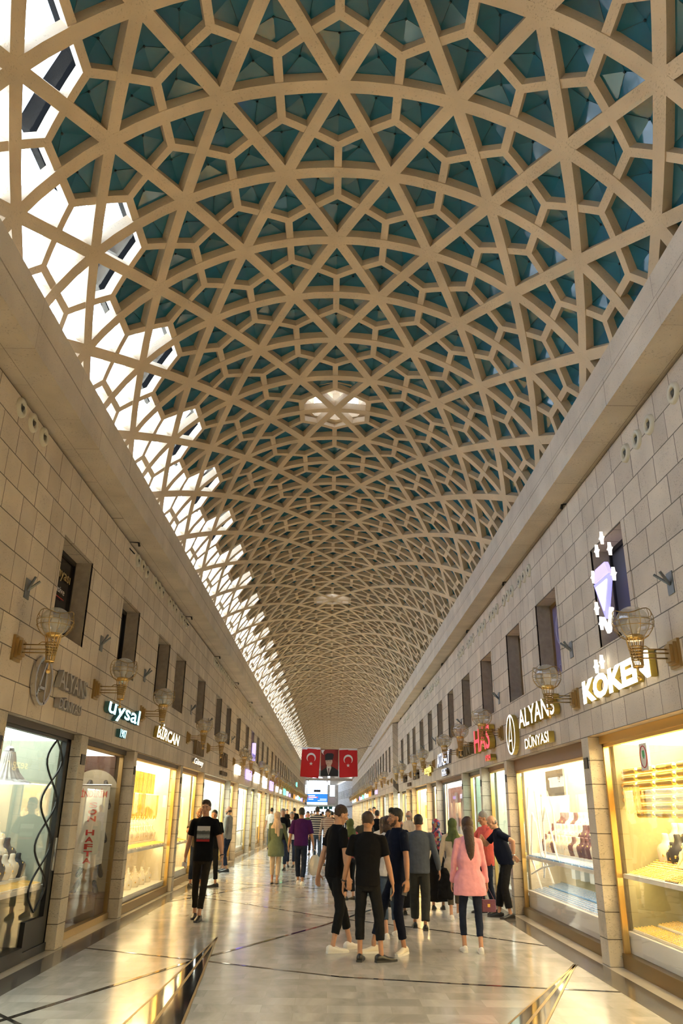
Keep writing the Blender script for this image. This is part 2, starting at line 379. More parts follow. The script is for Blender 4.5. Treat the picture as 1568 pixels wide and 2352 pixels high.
# ceilings over the shops, added near end wall and backs of the building
m = MB(); m.box(-5.4, -3.72, Y0, Y1, 2.74, 2.86); m.box(3.62, 5.3, Y0, Y1, 2.74, 2.86); o = struct('ceiling', m, MWHITE)
m = MB(); m.box(-5.5, -5.3, Y0, Y1, 0, 2.9); struct('wall_back_left', m, MWHITE)
m = MB(); m.box(5.2, 5.4, Y0, Y1, 0, 2.9); struct('wall_back_right', m, MWHITE)
m = MB(); m.box(-5.5, 5.4, Y0-.2, Y0, 0, 9.6); struct('wall_near_added', m, MST)  # unseen wall added to shut out light from behind the camera
# cornice beams
for s, nm in ((-1, 'left'), (1, 'right')):
    m = MB(); xf_ = 3.075
    m.box(s*xf_, s*4.25, Y0, Y1, 6.075, 6.36); m.box(s*(xf_+.012), s*4.25, Y0, Y1, 6.36, 6.372); m.box(s*xf_, s*4.25, Y0, Y1, 6.372, 6.70)
    trim(m, MCOR)
    m = MB(); m.box(s*3.60, s*3.8, Y0, Y1, 6.03, 6.075); trim(m, MBLACK)  # black strip set into the gap under the cornice for its shade
# vault lattice
R, ZC, XC, DPH, DY, YN, PH0 = 3.6, 1.72+.97371*3.6, -.008, .34511, .32409*3.6, 1.64329*3.6, -.0059
def P3(u, yy, r): return Vector((XC+r*math.sin(u), yy, ZC+r*math.cos(u)))
def bar(mb, a, b, wd, r0, r1, n):
    (ua, ya), (ub, yb) = a, b; rs = []
    du = Vector(((ub-ua)*R, (yb-ya))).normalized()
    for i in range(n+1):
        t = i/n; u = ua+(ub-ua)*t; yy = ya+(yb-ya)*t
        if abs(u) > 1.245: continue
        pu, py = -du.y*wd/2, du.x*wd/2
        rs.append([P3(u+pu/R, yy+py, r0), P3(u-pu/R, yy-py, r0), P3(u-pu/R, yy-py, r1), P3(u+pu/R, yy+py, r1)])
    if len(rs) > 1: mb.rings(rs, False)
RO = .13
def vault(k0, k1, ocul, fn=None, pre=''):
    rib = MB(); pan = MB(); gk = MB(); bolt = MB(); gl = MB()
    J = lambda k: [j+(.5 if k % 2 else 0) for j in range(-4, 5 if k % 2 == 0 else 4)]
    nd = lambda k, j: (j*DPH+PH0, YN+k*DY)
    opened = lambda k, j: j <= -2.5 or (k in ocul and j == 0)
    mid = lambda a, c: ((a[0]+c[0])/2, (a[1]+c[1])/2)
    for k in range(k0, k1):
        js = J(k)
        for j in js:
            if j+1 <= 4 and j+1 in js: bar(rib, nd(k, j), nd(k, j+1), .150, R, R+RO, 4)
            for dj in (-.5, .5):
                if j+dj in J(k+1): bar(rib, nd(k, j), nd(k+1, j+dj), .138, R, R+RO, 3)
        tris = []
        for j in js:
            if j+1 in js and j+.5 in J(k+1): tris.append([(k, j), (k, j+1), (k+1, j+.5)])
            if j-.5 in J(k+1) and j+.5 in J(k+1): tris.append([(k, j), (k+1, j+.5), (k+1, j-.5)])
        for T in tris:
            pts = [nd(*q) for q in T]; c = (sum(p[0] for p in pts)/3, sum(p[1] for p in pts)/3)
            md = [mid(pts[i], pts[(i+1) % 3]) for i in range(3)]
            for q in md: bar(rib, c, q, .090, R+.012, R+RO, 2)
            for i in range(3):
                v, a, d = pts[i], md[i], md[i-1]
                if max(abs(q[0]) for q in (v, a, c, d)) > 1.27: continue
                if opened(*T[i]):
                    if not (T[i][0] in ocul and T[i][1] == 0): gl.quad(*[P3(*q, R+RO+.06) for q in (v, a, c, d)])
                    continue
                ctr = ((v[0]+a[0]+c[0]+d[0])/4, (v[1]+a[1]+c[1]+d[1])/4)
                ap = P3(*ctr, R+RO+.03); q4 = [P3(*q, R+RO-.03) for q in (v, a, c, d)]
                pan.add(q4+[ap], [(0,1,4),(1,2,4),(2,3,4),(3,0,4)])
                if k < 26:
                    pb = P3(*ctr, R+RO+.022); bolt.ball(pb, .014, 6)
                    if k < 14: bolt.tube([q4[1]+(ap-q4[1])*.03-Vector((0,0,.002)), ap-Vector((0,0,.003)), q4[3]+(ap-q4[3])*.03-Vector((0,0,.002))], .0022, 3)
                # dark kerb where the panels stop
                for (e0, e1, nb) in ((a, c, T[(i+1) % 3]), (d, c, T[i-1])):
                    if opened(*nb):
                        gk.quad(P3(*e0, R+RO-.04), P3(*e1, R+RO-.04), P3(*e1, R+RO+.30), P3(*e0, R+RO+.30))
    if fn:
        for q in (rib, pan, gk, bolt, gl): q.xf(fn)
    c = struct('ceiling', rib, MRIB)
    o = pan.build('roof_panel', MTEAL, c); o['kind'] = 'stuff'
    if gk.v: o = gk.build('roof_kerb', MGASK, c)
    if bolt.v: o = bolt.build('panel_bolt', MBOLT, c); o['kind'] = 'stuff'
    if gl.v: o = gl.build('roof_glazing', MROOFG, c)
    return c
OCU = {6, 18}
K0 = math.floor((Y0-YN)/DY)-1; K1 = math.ceil((Y1-YN)/DY)
vlt = vault(K0, K1, OCU)
# lanterns over the crown of the vault
for n_, k in enumerate(sorted(OCU)):
    yy = YN+k*DY; z0 = ZC+R+RO-.02
    m = MB()
    for (ra, rb, za, zb) in ((.60,.86,0,.20), (.60,.86,.62,.80)):
        m.lathe([(ra,za),(rb,za),(rb,zb),(ra,zb),(ra,za)], (XC,yy,z0), 8)
    m.lathe([(0,.80),(.9,.80),(.9,.9),(0,1.15)], (XC,yy,z0), 8)
    for i in range(8):
        a = 2*PI*i/8; m.box(XC+.72*math.cos(a)-.07, XC+.72*math.cos(a)+.07, yy+.72*math.sin(a)-.07, yy+.72*math.sin(a)+.07, z0+.1, z0+.7)
    o = m.build('roof_lantern', MRIB, vlt)
# far section, bending left, with the end wall
ang = rad(3.3)
def far(v): 
    x, yy = v.x, v.y-Y1; return Vector((x*math.cos(ang)-yy*math.sin(ang), Y1+x*math.sin(ang)+yy*math.cos(ang), v.z))
vault(K1-1, K1+28, set(), far)
for nm, xw, xo, wz in (('wall_left', XL-.1, XL-.5, WZL), ('wall_right', XR-.1, XR+.4, WZR)):
    m = MB(); ws = [(Y1+2+2.7*i, Y1+3.2+2.7*i) for i in range(11)]
    e = Y1
    m.box(xw, xo, Y1, Y1+34, ZL-.1, wz[0]); m.box(xw, xo, Y1, Y1+34, wz[1], 6.35)
    for a, c in ws: m.box(xw, xo, e, a, wz[0], wz[1]); e = c
    m.box(xw, xo, e, Y1+34, wz[0], wz[1]); m.box(xo-.05, xo+.05, Y1, Y1+34, 0, wz[1]); m.xf(far); struct(nm, m, MST)
m = MB(); m.box(-4.2, 4.2, Y1-.1, Y1+.15, 6.1, 6.22); m.box(-4.2, 4.2, Y1-.1, Y1+.15, 5.86, 5.93); m.box(-4.2, 4.2, Y1-.02, Y1+.06, 5.93, 6.1); trim(m, MCOR)
YE = 150.0
# end wall with an arched opening in the middle and two side windows
def arch(cx, w_, zb, zs, n=16): return [(cx-w_/2, zb)]+[(cx-w_/2*math.cos(PI*i/n), zs+w_/2*math.sin(PI*i/n)*.78) for i in range(n+1)]+[(cx+w_/2, zb)]
m = MB(); cx, aw = -2.32, 3.7
m.box(-8, cx-aw/2-.72, YE, YE+.5, 2.9, 10); m.box(cx-aw/2-.12, cx-aw/2, YE, YE+.5, 2.9, 6.35)
m.box(cx+aw/2, cx+aw/2+.42, YE, YE+.5, 2.9, 6.35); m.box(cx+aw/2+1.35, 4, YE, YE+.5, 2.9, 10)
m.box(cx-aw/2-.72, cx-aw/2-.12, YE, YE+.5, 6.3, 10); m.box(cx+aw/2+.42, cx+aw/2+1.35, YE, YE+.5, 6.3, 10); m.box(cx+aw/2+.42, cx+aw/2+1.35, YE, YE+.5, 2.9, 4.35); m.box(cx-aw/2-.72, cx-aw/2-.12, YE, YE+.5, 2.9, 4.35)
m.box(cx-aw/2-.12, cx+aw/2+.42, YE, YE+.5, 7.85, 10)
ap = arch(cx, aw, 6.3, 6.3)
for (xa, za), (xb, zb) in zip(ap[1:-1], ap[2:-1]):
    m.prism([(xa, YE, za), (xb, YE, zb), (xb, YE, 7.9), (xa, YE, 7.9)], (0, .5, 0))
m.box(-8, 4, YE, YE+.5, 2.5, 2.92)
struct('wall_end', m, MST)
def window(n_, mb, m_, kids=()):
    o = struct('window_%d' % n_, mb, m_)
    for nm, kb, km in kids: kb.build(nm, km, o)
    return o
wi = [1]
def grille(x0, x1, z0, z1, nx, nz, yy, t=.02):
    g = MB()
    for i in range(nx+1): x = x0+(x1-x0)*i/nx; g.box(x-t, x+t, yy-.03, yy+.03, z0, z1)
    for i in range(nz+1): z = z0+(z1-z0)*i/nz; g.box(x0, x1, yy-.03, yy+.03, z-t, z+t)
    return g
for x0, x1, z0, z1, nx, nz in ((cx-aw/2, cx+aw/2, 4.72, 7.75, 8, 7), (cx-aw/2-.72, cx-aw/2-.12, 4.35, 6.3, 2, 6), (cx+aw/2+.42, cx+aw/2+1.35, 4.35, 6.3, 3, 6)):
    g = MB(); g.quad((x0, YE+.3, z0), (x1, YE+.3, z0), (x1, YE+.3, z1), (x0, YE+.3, z1))
    window(wi[0], grille(x0, x1, z0, z1, nx, nz, YE+.25), MGASK, [('window_glass', g, MROOFG)]); wi[0] += 1
# upper windows
M_FILM = mat('lilac_window_film', (.20,.17,.34), .3); M_FILMR = vor('red_floral_poster', [(.25,.04,.06),(.5,.3,.3),(.08,.02,.05),(.7,.55,.5)], 7)
MMESH = mat('grey_window_mesh', (.09,.09,.11), .5, .3)
def upwin(s, xw, a, c, wz, kind):
    x = xw+s*.27; z0, z1 = wz; fr = MB()
    fr.box(x-.03, x+.03, a, a+.05, z0, z1); fr.box(x-.03, x+.03, c-.05, c, z0, z1); fr.box(x-.03, x+.03, a, c, z1-.06, z1); fr.box(x-.03, x+.03, a, c, z0, z0+.05)
    g = MB(); g.box(x+s*.00, x+s*.015, a+.05, c-.05, z0+.05, z1-.06)
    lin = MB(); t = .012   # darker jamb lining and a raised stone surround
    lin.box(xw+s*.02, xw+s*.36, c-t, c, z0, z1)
    sur = MB(); e = .11; q = xw-s*.006
    sur.box(q, xw+s*.02, a-e, a, z0-.0, z1); sur.box(q, xw+s*.02, c, c+e, z0, z1)
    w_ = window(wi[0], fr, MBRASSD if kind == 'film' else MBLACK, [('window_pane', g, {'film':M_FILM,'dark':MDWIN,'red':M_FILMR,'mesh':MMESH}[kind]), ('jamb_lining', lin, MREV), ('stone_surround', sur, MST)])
    wi[0] += 1; return w_
for i, (a, c) in enumerate(WL): upwin(-1, XL, a, c, WZL, 'dark')
for i, (a, c) in enumerate(WR): upwin(1, XR if a < YSTEP else XR2, a, c, WZR, {0:'mesh',1:'film',2:'film',3:'red'}.get(i, 'dark'))
# pillars
LP = [(-6,-5.7),(-2.4,-2.1),(1.2,1.5),(5.0,5.3),(8.42,8.71),(11.41,11.73),(14.59,14.82),(19.24,19.53),(22.77,23.01),(28.94,29.17),(31.45,31.78),(36.78,37.0),(39.9,40.15),(44.5,44.75),(47.7,47.95),(51.1,51.4)]
RP = [(-6,-5.7),(-2,-1.7),(2,2.3),(5.2,5.5),(10.67,10.96),(15.78,16.0),(18.46,18.67),(21.08,21.3),(26.33,26.52),(28.98,29.15),(34.27,34.48),(36.83,37.05),(40.9,41.25)]
y = 54.2; i = 0
while y < 116: LP.append((y, y+.27)); y += (3.1, 4.6, 2.9)[i % 3]; i += 1
y = 44.0; i = 0
while y < 116: RP.append((y, y+.27)); y += (2.7, 4.9, 3.0)[i % 3]; i += 1
ORD = ['first','second','third','fourth','fifth','sixth','seventh','eighth','ninth','tenth','eleventh','twelfth','thirteenth','fourteenth','fifteenth','sixteenth']
for s, PL, side, dep in ((-1, LP, 'left', .23), (1, RP, 'right', .20)):
    vis = 0
    for a, c in PL:
        xw = abs(XL) if s < 0 else (XR if a < 40.8 else XR2)
        m = MB(); hw = (c-a)/2; m.box(s*(xw+.0), s*(xw+dep), a, c, 0, ZL)
        if c < 8.6: lab = 'blocky stone pillar behind the viewpoint on the %s side' % side; g = 'stone pillars behind the viewpoint'
        elif a < 40 and c >= 8.6:
            lab = 'blocky travertine pillar between shop windows, %s from the front along the %s side' % (ORD[vis], side); g = None; vis += 1
        else: lab = 'small distant travertine pillar between far shops on the %s side' % side; g = 'distant pillars on the %s side' % side
        o = m.build('stone_pillar', MPIL); tag(o, lab, 'pillar', g or 'travertine pillars along the %s side' % side)
        if 8 < c < 42:
            m = MB(); m.box(s*(xw-.015), s*xw, a+.07, c-.07, 2.30, 2.44); m.build('number_plate', MBLACK, o)
# ------------------------------------------------------------------ jewellery pieces
def bust_proto(m, name='necklace_bust'):
    t = thing(name, 'necklace bust', 'bust', (0,-30,0))
    b = MB(); b.ell([((0,0,0),.075,.045),((0,0,.015),.075,.045),((0,0,.05),.09,.05),((0,.003,.13),.105,.05),((0,.006,.165),.085,.042),((0,.008,.185),.045,.034),((0,.006,.22),.030,.028),((0,0,.26),.030,.028),((0,0,.268),.02,.02)], 12)
    b.build('bust_form', m, t, True)
    n = MB(); pts = [(.045*math.cos(a)*1.1, -.045-.012*math.sin(-a), .145+.065*math.sin(a) if a < 0 else .145) for a in [PI+PI*i/10 for i in range(11)]]
    pts = [(.055*math.cos(a), -.046+.02*abs(math.cos(a)), .17+.085*math.sin(a)) for a in [PI+PI*i/12 for i in range(13)]]
    n.tube(pts, .005, 5); n.ball((0,-.055,.08), (.012,.006,.014), 6)
    n.build('necklace', MGOLD, t, True); return t
def roll_proto():
    t = thing('bangle_roll', 'bangle roll', 'bangles', (0,-31,0))
    b = MB(); pr_ = []; N_ = 40
    for i in range(N_):
        z = -.22+.44*i/N_; pr_ += [(.031, z), (.036, z+.003), (.036, z+.007), (.031, z+.0095)]
    b.lathe(pr_, n=14, axis='y', cap=True); b.build('bangles', MGOLD, t, True)
    r = MB(); r.tube([(0,-.245,0),(0,.245,0)], .008, 6); r.ball((0,-.247,0), .013, 6); r.ball((0,.247,0), .013, 6); r.build('rod', MSILV, t, True); return t
def tray_proto(m, jm, nx=6, ny=9, name='ring_tray'):
    t = thing(name, 'ring tray', 'tray', (0,-32,0))
    b = MB(); b.bev(-.15,.15,-.2,.2,0,.018,.01); 
    for i in range(nx): b.box(-.145+.29*i/nx, -.145+.29*i/nx+.02, -.19,.19,.018,.03)
    b.build('tray', m, t)
    j = MB()
    for i in range(nx):
        for k in range(ny):
            x, y = -.12+.29*i/nx, -.17+.34*k/(ny-1)
            j.tube([(x+.013*math.cos(q), y+.004*math.sin(q), .033+.013*math.sin(q)) for q in [2*PI*z/7 for z in range(7)]], .004, 4, True)
    o = j.build('rings', jm, t, True); o['kind'] = 'stuff'; return t
def rack_proto():
    t = thing('chain_rack', 'chain rack', 'necklaces', (0,-33,0))
    r = MB(); r.tube([(0,-.45,0),(0,.45,0)], .008, 6); r.build('rod', MSILV, t, True)
    c = MB(); rnd = random.Random(3)
    for i in range(44):
        y = -.43+.86*i/43; l = .38+.14*rnd.random(); x = .02*rnd.random()
        c.tube([(x,y,.005),(x,y+.004,-l*.5),(x,y+.002,-l)], .0062, 4); c.ball((x,y,-l-.012), (.008,.008,.014), 5)
    o = c.build('chains', MGOLD, t); o['kind'] = 'stuff'; return t
P_BUSTC, P_BUSTD, P_BUSTM = bust_proto(MCREAMD), bust_proto(MDKGREY), bust_proto(MMAUVE)
P_ROLL, P_RACK = roll_proto(), rack_proto()
P_TRAYC, P_TRAYB, P_TRAYD = tray_proto(MCREAMD, MGOLD), tray_proto(MBLUE, MSILV, 5, 6), tray_proto(MDKGREY, MGOLD)
PROTOS = [P_BUSTC, P_BUSTD, P_BUSTM, P_ROLL, P_RACK, P_TRAYC, P_TRAYB, P_TRAYD]
bpy.context.view_layer.update()
def W(s, xw, x, y, z): return (s*(xw+x), y, z)
SHOPN = [0]
def shop(s, a, c, label, light=None, board=None, frame=MBRASS, head=MSHUT, gx=.215, deck=None, busts=0, racks=0, trays=0, shelf=True, group=None, back=None, hz=2.62, door=None, sz=.95, tray=None, bustp=None, sill=.14, lowlight=True, where='', depth=1.15):
    xw = abs(XL) if s < 0 else (XR if a < YSTEP-.3 else XR2)
    ym = (a+c)/2; wd = c-a; h = wd/2
    t = thing('shop_window', label, 'shop window', (s*xw, ym, 0), 0 if s > 0 else PI, group)
    light = light or MLW; tray = tray or P_TRAYC; bustp = bustp or P_BUSTC
    m = MB(); m.box(gx-.05, gx+.05, -h, h, 0, sill); m.box(gx+.05, gx+.10, -h, h, 0, .05); m.build('sill', MSILL if frame is MBRASS else frame, t)
    m = MB()
    for y in (-h+.0, h-.05): m.box(gx-.03, gx+.04, y, y+.05, sill, hz)
    m.box(gx-.03, gx+.04, -h, h, hz-.04, hz); m.build('window_frame', frame, t)
    m = MB(); m.box(gx-.06, gx+.12, -h, h, hz, 2.735); m.build('shutter_box', head, t)
    n = max(1, round(wd/2.4)); 
    for i in range(n):
        g = MB(); y = -h+.05+(wd-.1)*i/n; g.box(gx, gx+.008, y+.004, y+(wd-.1)/n-.004, sill, hz-.04); g.build('glass_pane', MGLASS, t)
    m = MB(); m.box(depth+.0, depth+.04, -h-.05, h+.05, 0, 2.7); m.build('back_panel', board or MBOARDG, t)
    m = MB(); m.box(gx+.12, depth, -h-.1, -h+.0, 0, 2.7); m.box(gx+.12, depth, h, h+.1, 0, 2.7); m.build('side_panel', back or MCREAMD, t)
    m = MB(); m.box(gx+.14, depth-.05, -h+.03, h-.03, 2.60, 2.64); m.build('light_panel', light, t)
    if deck is not None:
        m = MB(); m.box(gx+.04, depth, -h, h, deck-.04, deck); m.box(gx+.06, gx+.09, -h, h, sill, deck-.04); m.build('lower_deck', MWHITE, t)
    if shelf:
        m = MB(); m.box(gx+.06, depth-.05, -h+.02, h-.02, sz-.05, sz); m.build('shelf', MWHITE, t)
        if lowlight:
            m = MB(); m.box(gx+.2, gx+.26, -h+.05, h-.05, sz-.065, sz-.052); m.build('added_shelf_light', light, t)  # added glowing strip that brightens the dim area below the shelf
    grp = 'jewellery in the %s' % label[:60]
    def put(P, x, y, z, rz, lab, sc=1, rot=None):
        r_ = rz if s > 0 else rz+PI
        copy_tree(P, W(s, xw, x, y, z), r_, lab, lab, sc, rot=(rot[0], rot[1], r_) if rot else None)
    rnd = random.Random(int(a*10))
    if where:
        kb = {P_BUSTC:'cream', P_BUSTD:'charcoal', P_BUSTM:'mauve'}[bustp]; kt = {P_TRAYC:'cream', P_TRAYB:'pale blue', P_TRAYD:'charcoal'}[tray]
        if busts and shelf:
            m = MB(); m.box(gx+.30, depth-.1, -h+.04, h-.04, sz, sz+.09); m.box(gx+.47, depth-.1, -h+.04, h-.04, sz+.09, sz+.22); m.box(gx+.64, depth-.1, -h+.04, h-.04, sz+.22, sz+.36); m.build('display_steps', MWHITE, t)
        for row, (x, z, sc) in enumerate(((gx+.19, sz+.012, .8), (gx+.385, sz+.092, 1.1), (gx+.555, sz+.222, 1.3), (gx+.73, sz+.362, 1.5))):
            if not busts or not shelf: break
            nb = max(2, int(wd/((.34, .235, .25, .29)[row]*(1 if a < 19.3 else 2.1))))
            for i in range(nb):
                y = a+.12+(wd-.24)*(i+.5)/nb+rnd.uniform(-.02,.02)
                if row == 0: put(tray, x, y, z, 0, '%s tray of gold rings on the shelf of the %s' % (kt, where), .8, rot=(0, -.1, 0))
                else:
                    alt = bustp is P_BUSTC or rnd.random() < .6; bp2 = P_BUSTC if alt else bustp; kb2 = 'cream' if alt else kb
                    put(bp2, x, y, z, -PI/2+s*.75+rnd.uniform(-.3,.3), '%s necklace bust on the stepped shelf of the %s' % (kb2, where), sc)
        if deck is not None and trays:
            for i in range(trays):
                for q in range(2):
                    put(tray, gx+.24+.33*q, a+.22+(wd-.44)*i/max(1, trays-1), deck+.004+.075*q, 0, '%s ring tray laid on the lower deck of the %s' % (kt, where), .95, rot=(0, -.24, 0))
        elif deck is not None and busts:
            nb = int(wd/(.2 if a < 19.3 else .6))
            for i in range(nb): put(bustp, gx+.3+.2*(i % 3), a+.15+(wd-.3)*i/max(1,nb-1), deck+.0, -PI/2+s*.75+rnd.uniform(-.3,.3), '%s necklace bust on the lower deck of the %s' % (kb, where), 1.1)
        for i in range(racks):
            y = a+.55+(wd-1.1)*i/max(1, racks-1) if racks > 1 else ym
            for z, x in ((2.48, gx+.42), (2.02, gx+.30)): put(P_RACK, x, y, z, 0, 'row of hanging gold chains in the %s' % where, .95)
    return t
# ---- near shops, left side
t1 = shop(-1, 8.75, 11.38, 'silver shop front with black metal door frame and pale interior, nearest on the left', light_panel((.90,1.0,.90), .22, 'dim_cool_light_panel'), MBOARDS, MBLACK, MSHUTD, gx=.16, deck=None, busts=6, racks=0, back=MSAGE, where='nearest left shop', bustp=P_BUSTD, sz=.78, sill=.10, lowlight=False, depth=1.5)
m = MB()   # door leaf with curved glazing bars
m.box(.13, .19, -1.31, -1.13, .05, 2.64); m.box(.13, .19, -1.13, -.50, .05, .42)
m.build('door_frame', MBLACK, t1)
m = MB()
for k in range(4):
    z0 = .5+.52*k
    for sg in (1, -1):
        pts = [(.16, -.82+sg*.29*math.sin(PI*q/8), z0+.52*q/8*1.0) for q in range(9)]
        m.tube(pts, .014, 5)
m.build('door_glazing_bars', MBLACK, t1)
m = MB(); m.box(.10, .13, -1.20, -1.17, .95, 1.35); m.build('door_handle', MSILV, t1)
m = MB(); m.box(.10, .5, -.45, 1.31, .0, .16); m.build('black_plinth', MBLACK, t1)
shop(-1, 11.76, 14.56, 'shoe shop window with dark wood back wall and hanging sale banner', light_panel((1,.88,.66), .18, 'dim_light_panel'), MBROWN, MBRASSD, MSHUTD, gx=.20, shelf=False, back=MBROWN, sill=.10, lowlight=False, depth=1.0)
shop(-1, 14.86, 19.20, 'brightly lit gold jewellery window with brass door post, third on the left', MLG, MBOARDG, MBRASS, MSHUTD, gx=.12, deck=.24, busts=9, racks=5, where='third left window', sz=1.0)
shop(-1, 19.57, 22.73, 'gold necklace window with brass frame, fourth on the left', MLG, MBOARDG, MBRASS, MSHUT, deck=.3, busts=5, racks=4, where='fourth left window')
shop(-1, 23.05, 28.90, 'wide pale green lit jewellery window, fifth on the left', MLC, MBOARDS, MBRASS, MSHUT, deck=.3, busts=8, racks=1, back=MSAGE, where='fifth left window')
shop(-1, 29.2, 31.4, 'narrow bright shop front beside a wide pillar, sixth on the left', MLW, MBOARDS, MBRASS, MSHUT, deck=.3, busts=0)
shop(-1, 31.82, 36.74, 'shop front with tall brass door and grey shutter box, seventh on the left', MLC, MBOARDS, MBRASS, mat('grey_shutter_box', (.35,.37,.38), .4), deck=.3, busts=0)
# ---- near shops, right side
shop(1, 5.55, 10.64, 'blazing gold jewellery window with brass frame, nearest on the right', MLG, MOLIVE, MBRASS, MBRASS, gx=.20, deck=.40, busts=0, racks=0, trays=0, where='nearest right shop', back=MOLIVE, sz=1.04, hz=2.60, sill=.16, depth=1.35)
shop(1, 10.99, 15.75, 'wide window with mauve busts and pale blue ring trays, second on the right', MLW, MSAGE, MBRASS, MSHUT, gx=.20, deck=.42, busts=13, racks=0, trays=12, tray=P_TRAYB, bustp=P_BUSTM, where='second right window', back=MCREAMD, sz=1.0, hz=2.5, sill=.14, lowlight=True)
shop(1, 16.03, 18.43, 'green tinted jewellery window with brass post, third on the right', MLC, MBOARDS, MBRASS, MSHUT, deck=.3, busts=5, racks=1, where='third right window', back=MSAGE)
shop(1, 18.70, 21.05, 'narrow dark green window with brass post, fourth on the right', light_panel((.7,1,.85), .35, 'green_light_panel'), MSAGE, MBRASS, MSHUTD, deck=.3, busts=4, where='fourth right window', back=MSAGE)
tp = shop(1, 21.33, 26.30, 'window with a large pink poster of a woman, fifth on the right', MLC, MWHITE, MBLACK, MSHUT, shelf=False, back=MWHITE)
shop(1, 26.55, 28.95, 'narrow gold door window, sixth on the right', MLW, MBOARDG, MBLACK, MSHUTD, deck=.3)
shop(1, 29.18, 34.24, 'gold bangle window with brass posts, seventh on the right', MLG, MBOARDG, MBRASS, MSHUTD, deck=.3, busts=6, racks=2, where='seventh right window')
# ---- the rest of the row, both ways
for s, PL in ((-1, LP), (1, RP)):
    side = 'left' if s < 0 else 'right'; i = 0
    for (a0, c0), (a1, c1) in zip(PL, PL[1:]):
        a, c = c0+.03, a1-.03
        if (s < 0 and 8.5 < c0 < 36) or (s > 0 and 5 < c0 < 34): i += 1; continue
        if c > 50: lab, g = 'lit shop front far along the %s side' % side, 'far shop fronts on the %s' % side
        elif c < 8.5: lab, g = 'lit shop front behind the viewpoint on the %s side' % side, 'shop fronts behind the viewpoint'
        else: lab, g = '%s lit shop front, the %s window along the %s side' % (('narrow' if c-a < 3.3 else 'wide'), ORD[i-2 if s < 0 else i-3], side), None
        k = i % 4
        shop(s, a, c, lab, (MLW, MLC, MLG, MLC)[k], (MBOARDG, MBOARDS, MBOARDG, MSAGE)[k], (MBRASS, MBRASS, MBLACK, MBRASSD)[k], (MSHUT, MSHUTD)[i % 2], deck=.3 if c < 60 else None, shelf=c < 60, group=g, lowlight=c < 45)
        i += 1
# ---- nearest right shop: bangle rolls on rods, busts, trays
WN = 'nearest right shop'
col = 0
for ci, y in enumerate((10.36, 9.80, 9.22, 8.64, 8.06, 7.48)):
    for r_ in range(7):
        if ci == 0 and r_ > 4: continue
        copy_tree(P_ROLL, (XR+.40, y+.03*r_, 2.25-.086*r_), .0, 'thick roll of gold bangles on a rod in the %s' % WN, 'rolls of gold bangles in the %s' % WN, 1.0)
for y in (10.2,): copy_tree(P_RACK, (XR+.33, y, 2.06), 0, 'wide band of hanging gold chains between the bangle rolls', None, .6)
rnd = random.Random(5)
for i in range(13):
    P_, kk = ((P_BUSTC, 'cream'), (P_BUSTD, 'charcoal'), (P_BUSTC, 'cream'))[i % 3]
    for q2 in range(2): copy_tree(P_, (XR+.92, 10.45-.36*i-.18*q2, 1.28), -PI/2+.5, '%s necklace bust on the top step at the back of the %s' % (kk, WN), 'busts in the %s' % WN, 1.35)
    copy_tree(P_, (XR+.74, 10.35-.36*i, 1.16), -PI/2+.5, '%s necklace bust at the back of the shelf in the %s' % (kk, WN), 'busts in the %s' % WN, 1.35)
    copy_tree(P_BUSTC if i % 4 else P_BUSTD, (XR+.74, 10.17-.36*i, 1.16), -PI/2+.4, '%s necklace bust in the front row of the %s' % ('cream' if i % 4 else 'charcoal', WN), 'busts in the %s' % WN, 1.0)
    for q, (x, z, rr) in enumerate(((.44, 1.06, .30), (.42, .42, .12), (.73, .47, .15), (.60, 1.12, .5))):
        copy_tree(P_TRAYD if (q == 0 and i % 5 == 3) else P_TRAYC, (XR+x, 10.4-.37*i, z), 0, ('%s ring tray on the upper shelf of the %s' if q in (0, 3) else '%s ring tray on the lower deck of the %s') % ('charcoal' if (q == 0 and i % 5 == 3) else 'cream', WN), 'ring trays in the %s' % WN, .88, rot=(0, -rr, 0))
m = MB(); m.box(XR+.66, XR+1.25, 5.7, 10.55, 1.04, 1.15); m.box(XR+.84, XR+1.25, 5.7, 10.55, 1.15, 1.27); tag(m.build('display_riser', MWHITE), 'white stepped riser on the shelf of the nearest right shop', 'display riser')
m = MB(); m.prism([(XR+.60, 5.7, 1.16), (XR+.62, 5.7, 1.16), (XR+.82, 5.7, 1.52), (XR+.80, 5.7, 1.52)], (0, 4.1, 0)); tag(m.build('chain_board', MBOARDC), 'long slanted cream board hung with gold chains in the nearest right shop', 'display board')
st = thing('round_notice', 'round white notice with red rim stuck on the nearest right shop glass', 'sticker', (XR+.19, 9.30, 2.36))
m = MB(); m.box(0, .003, -.11, .11, -.15, .15); m.build('notice_sheet', mat('notice_paper', (.7,.68,.62), .5), st)
m = MB(); m.tube([(-.003, .1*math.cos(q), .12*math.sin(q)) for q in [2*PI*z/24 for z in range(24)]], .006, 4, True); m.build('red_rim', mat('red_ink', (.5,.02,.02), .5), st)
m = MB(); m.box(-.003, 0, -.03, .03, .0, .07); m.box(-.003, 0, -.015, .015, -.02, .0); m.build('green_mark', mat('green_ink', (.02,.35,.12), .5), st)
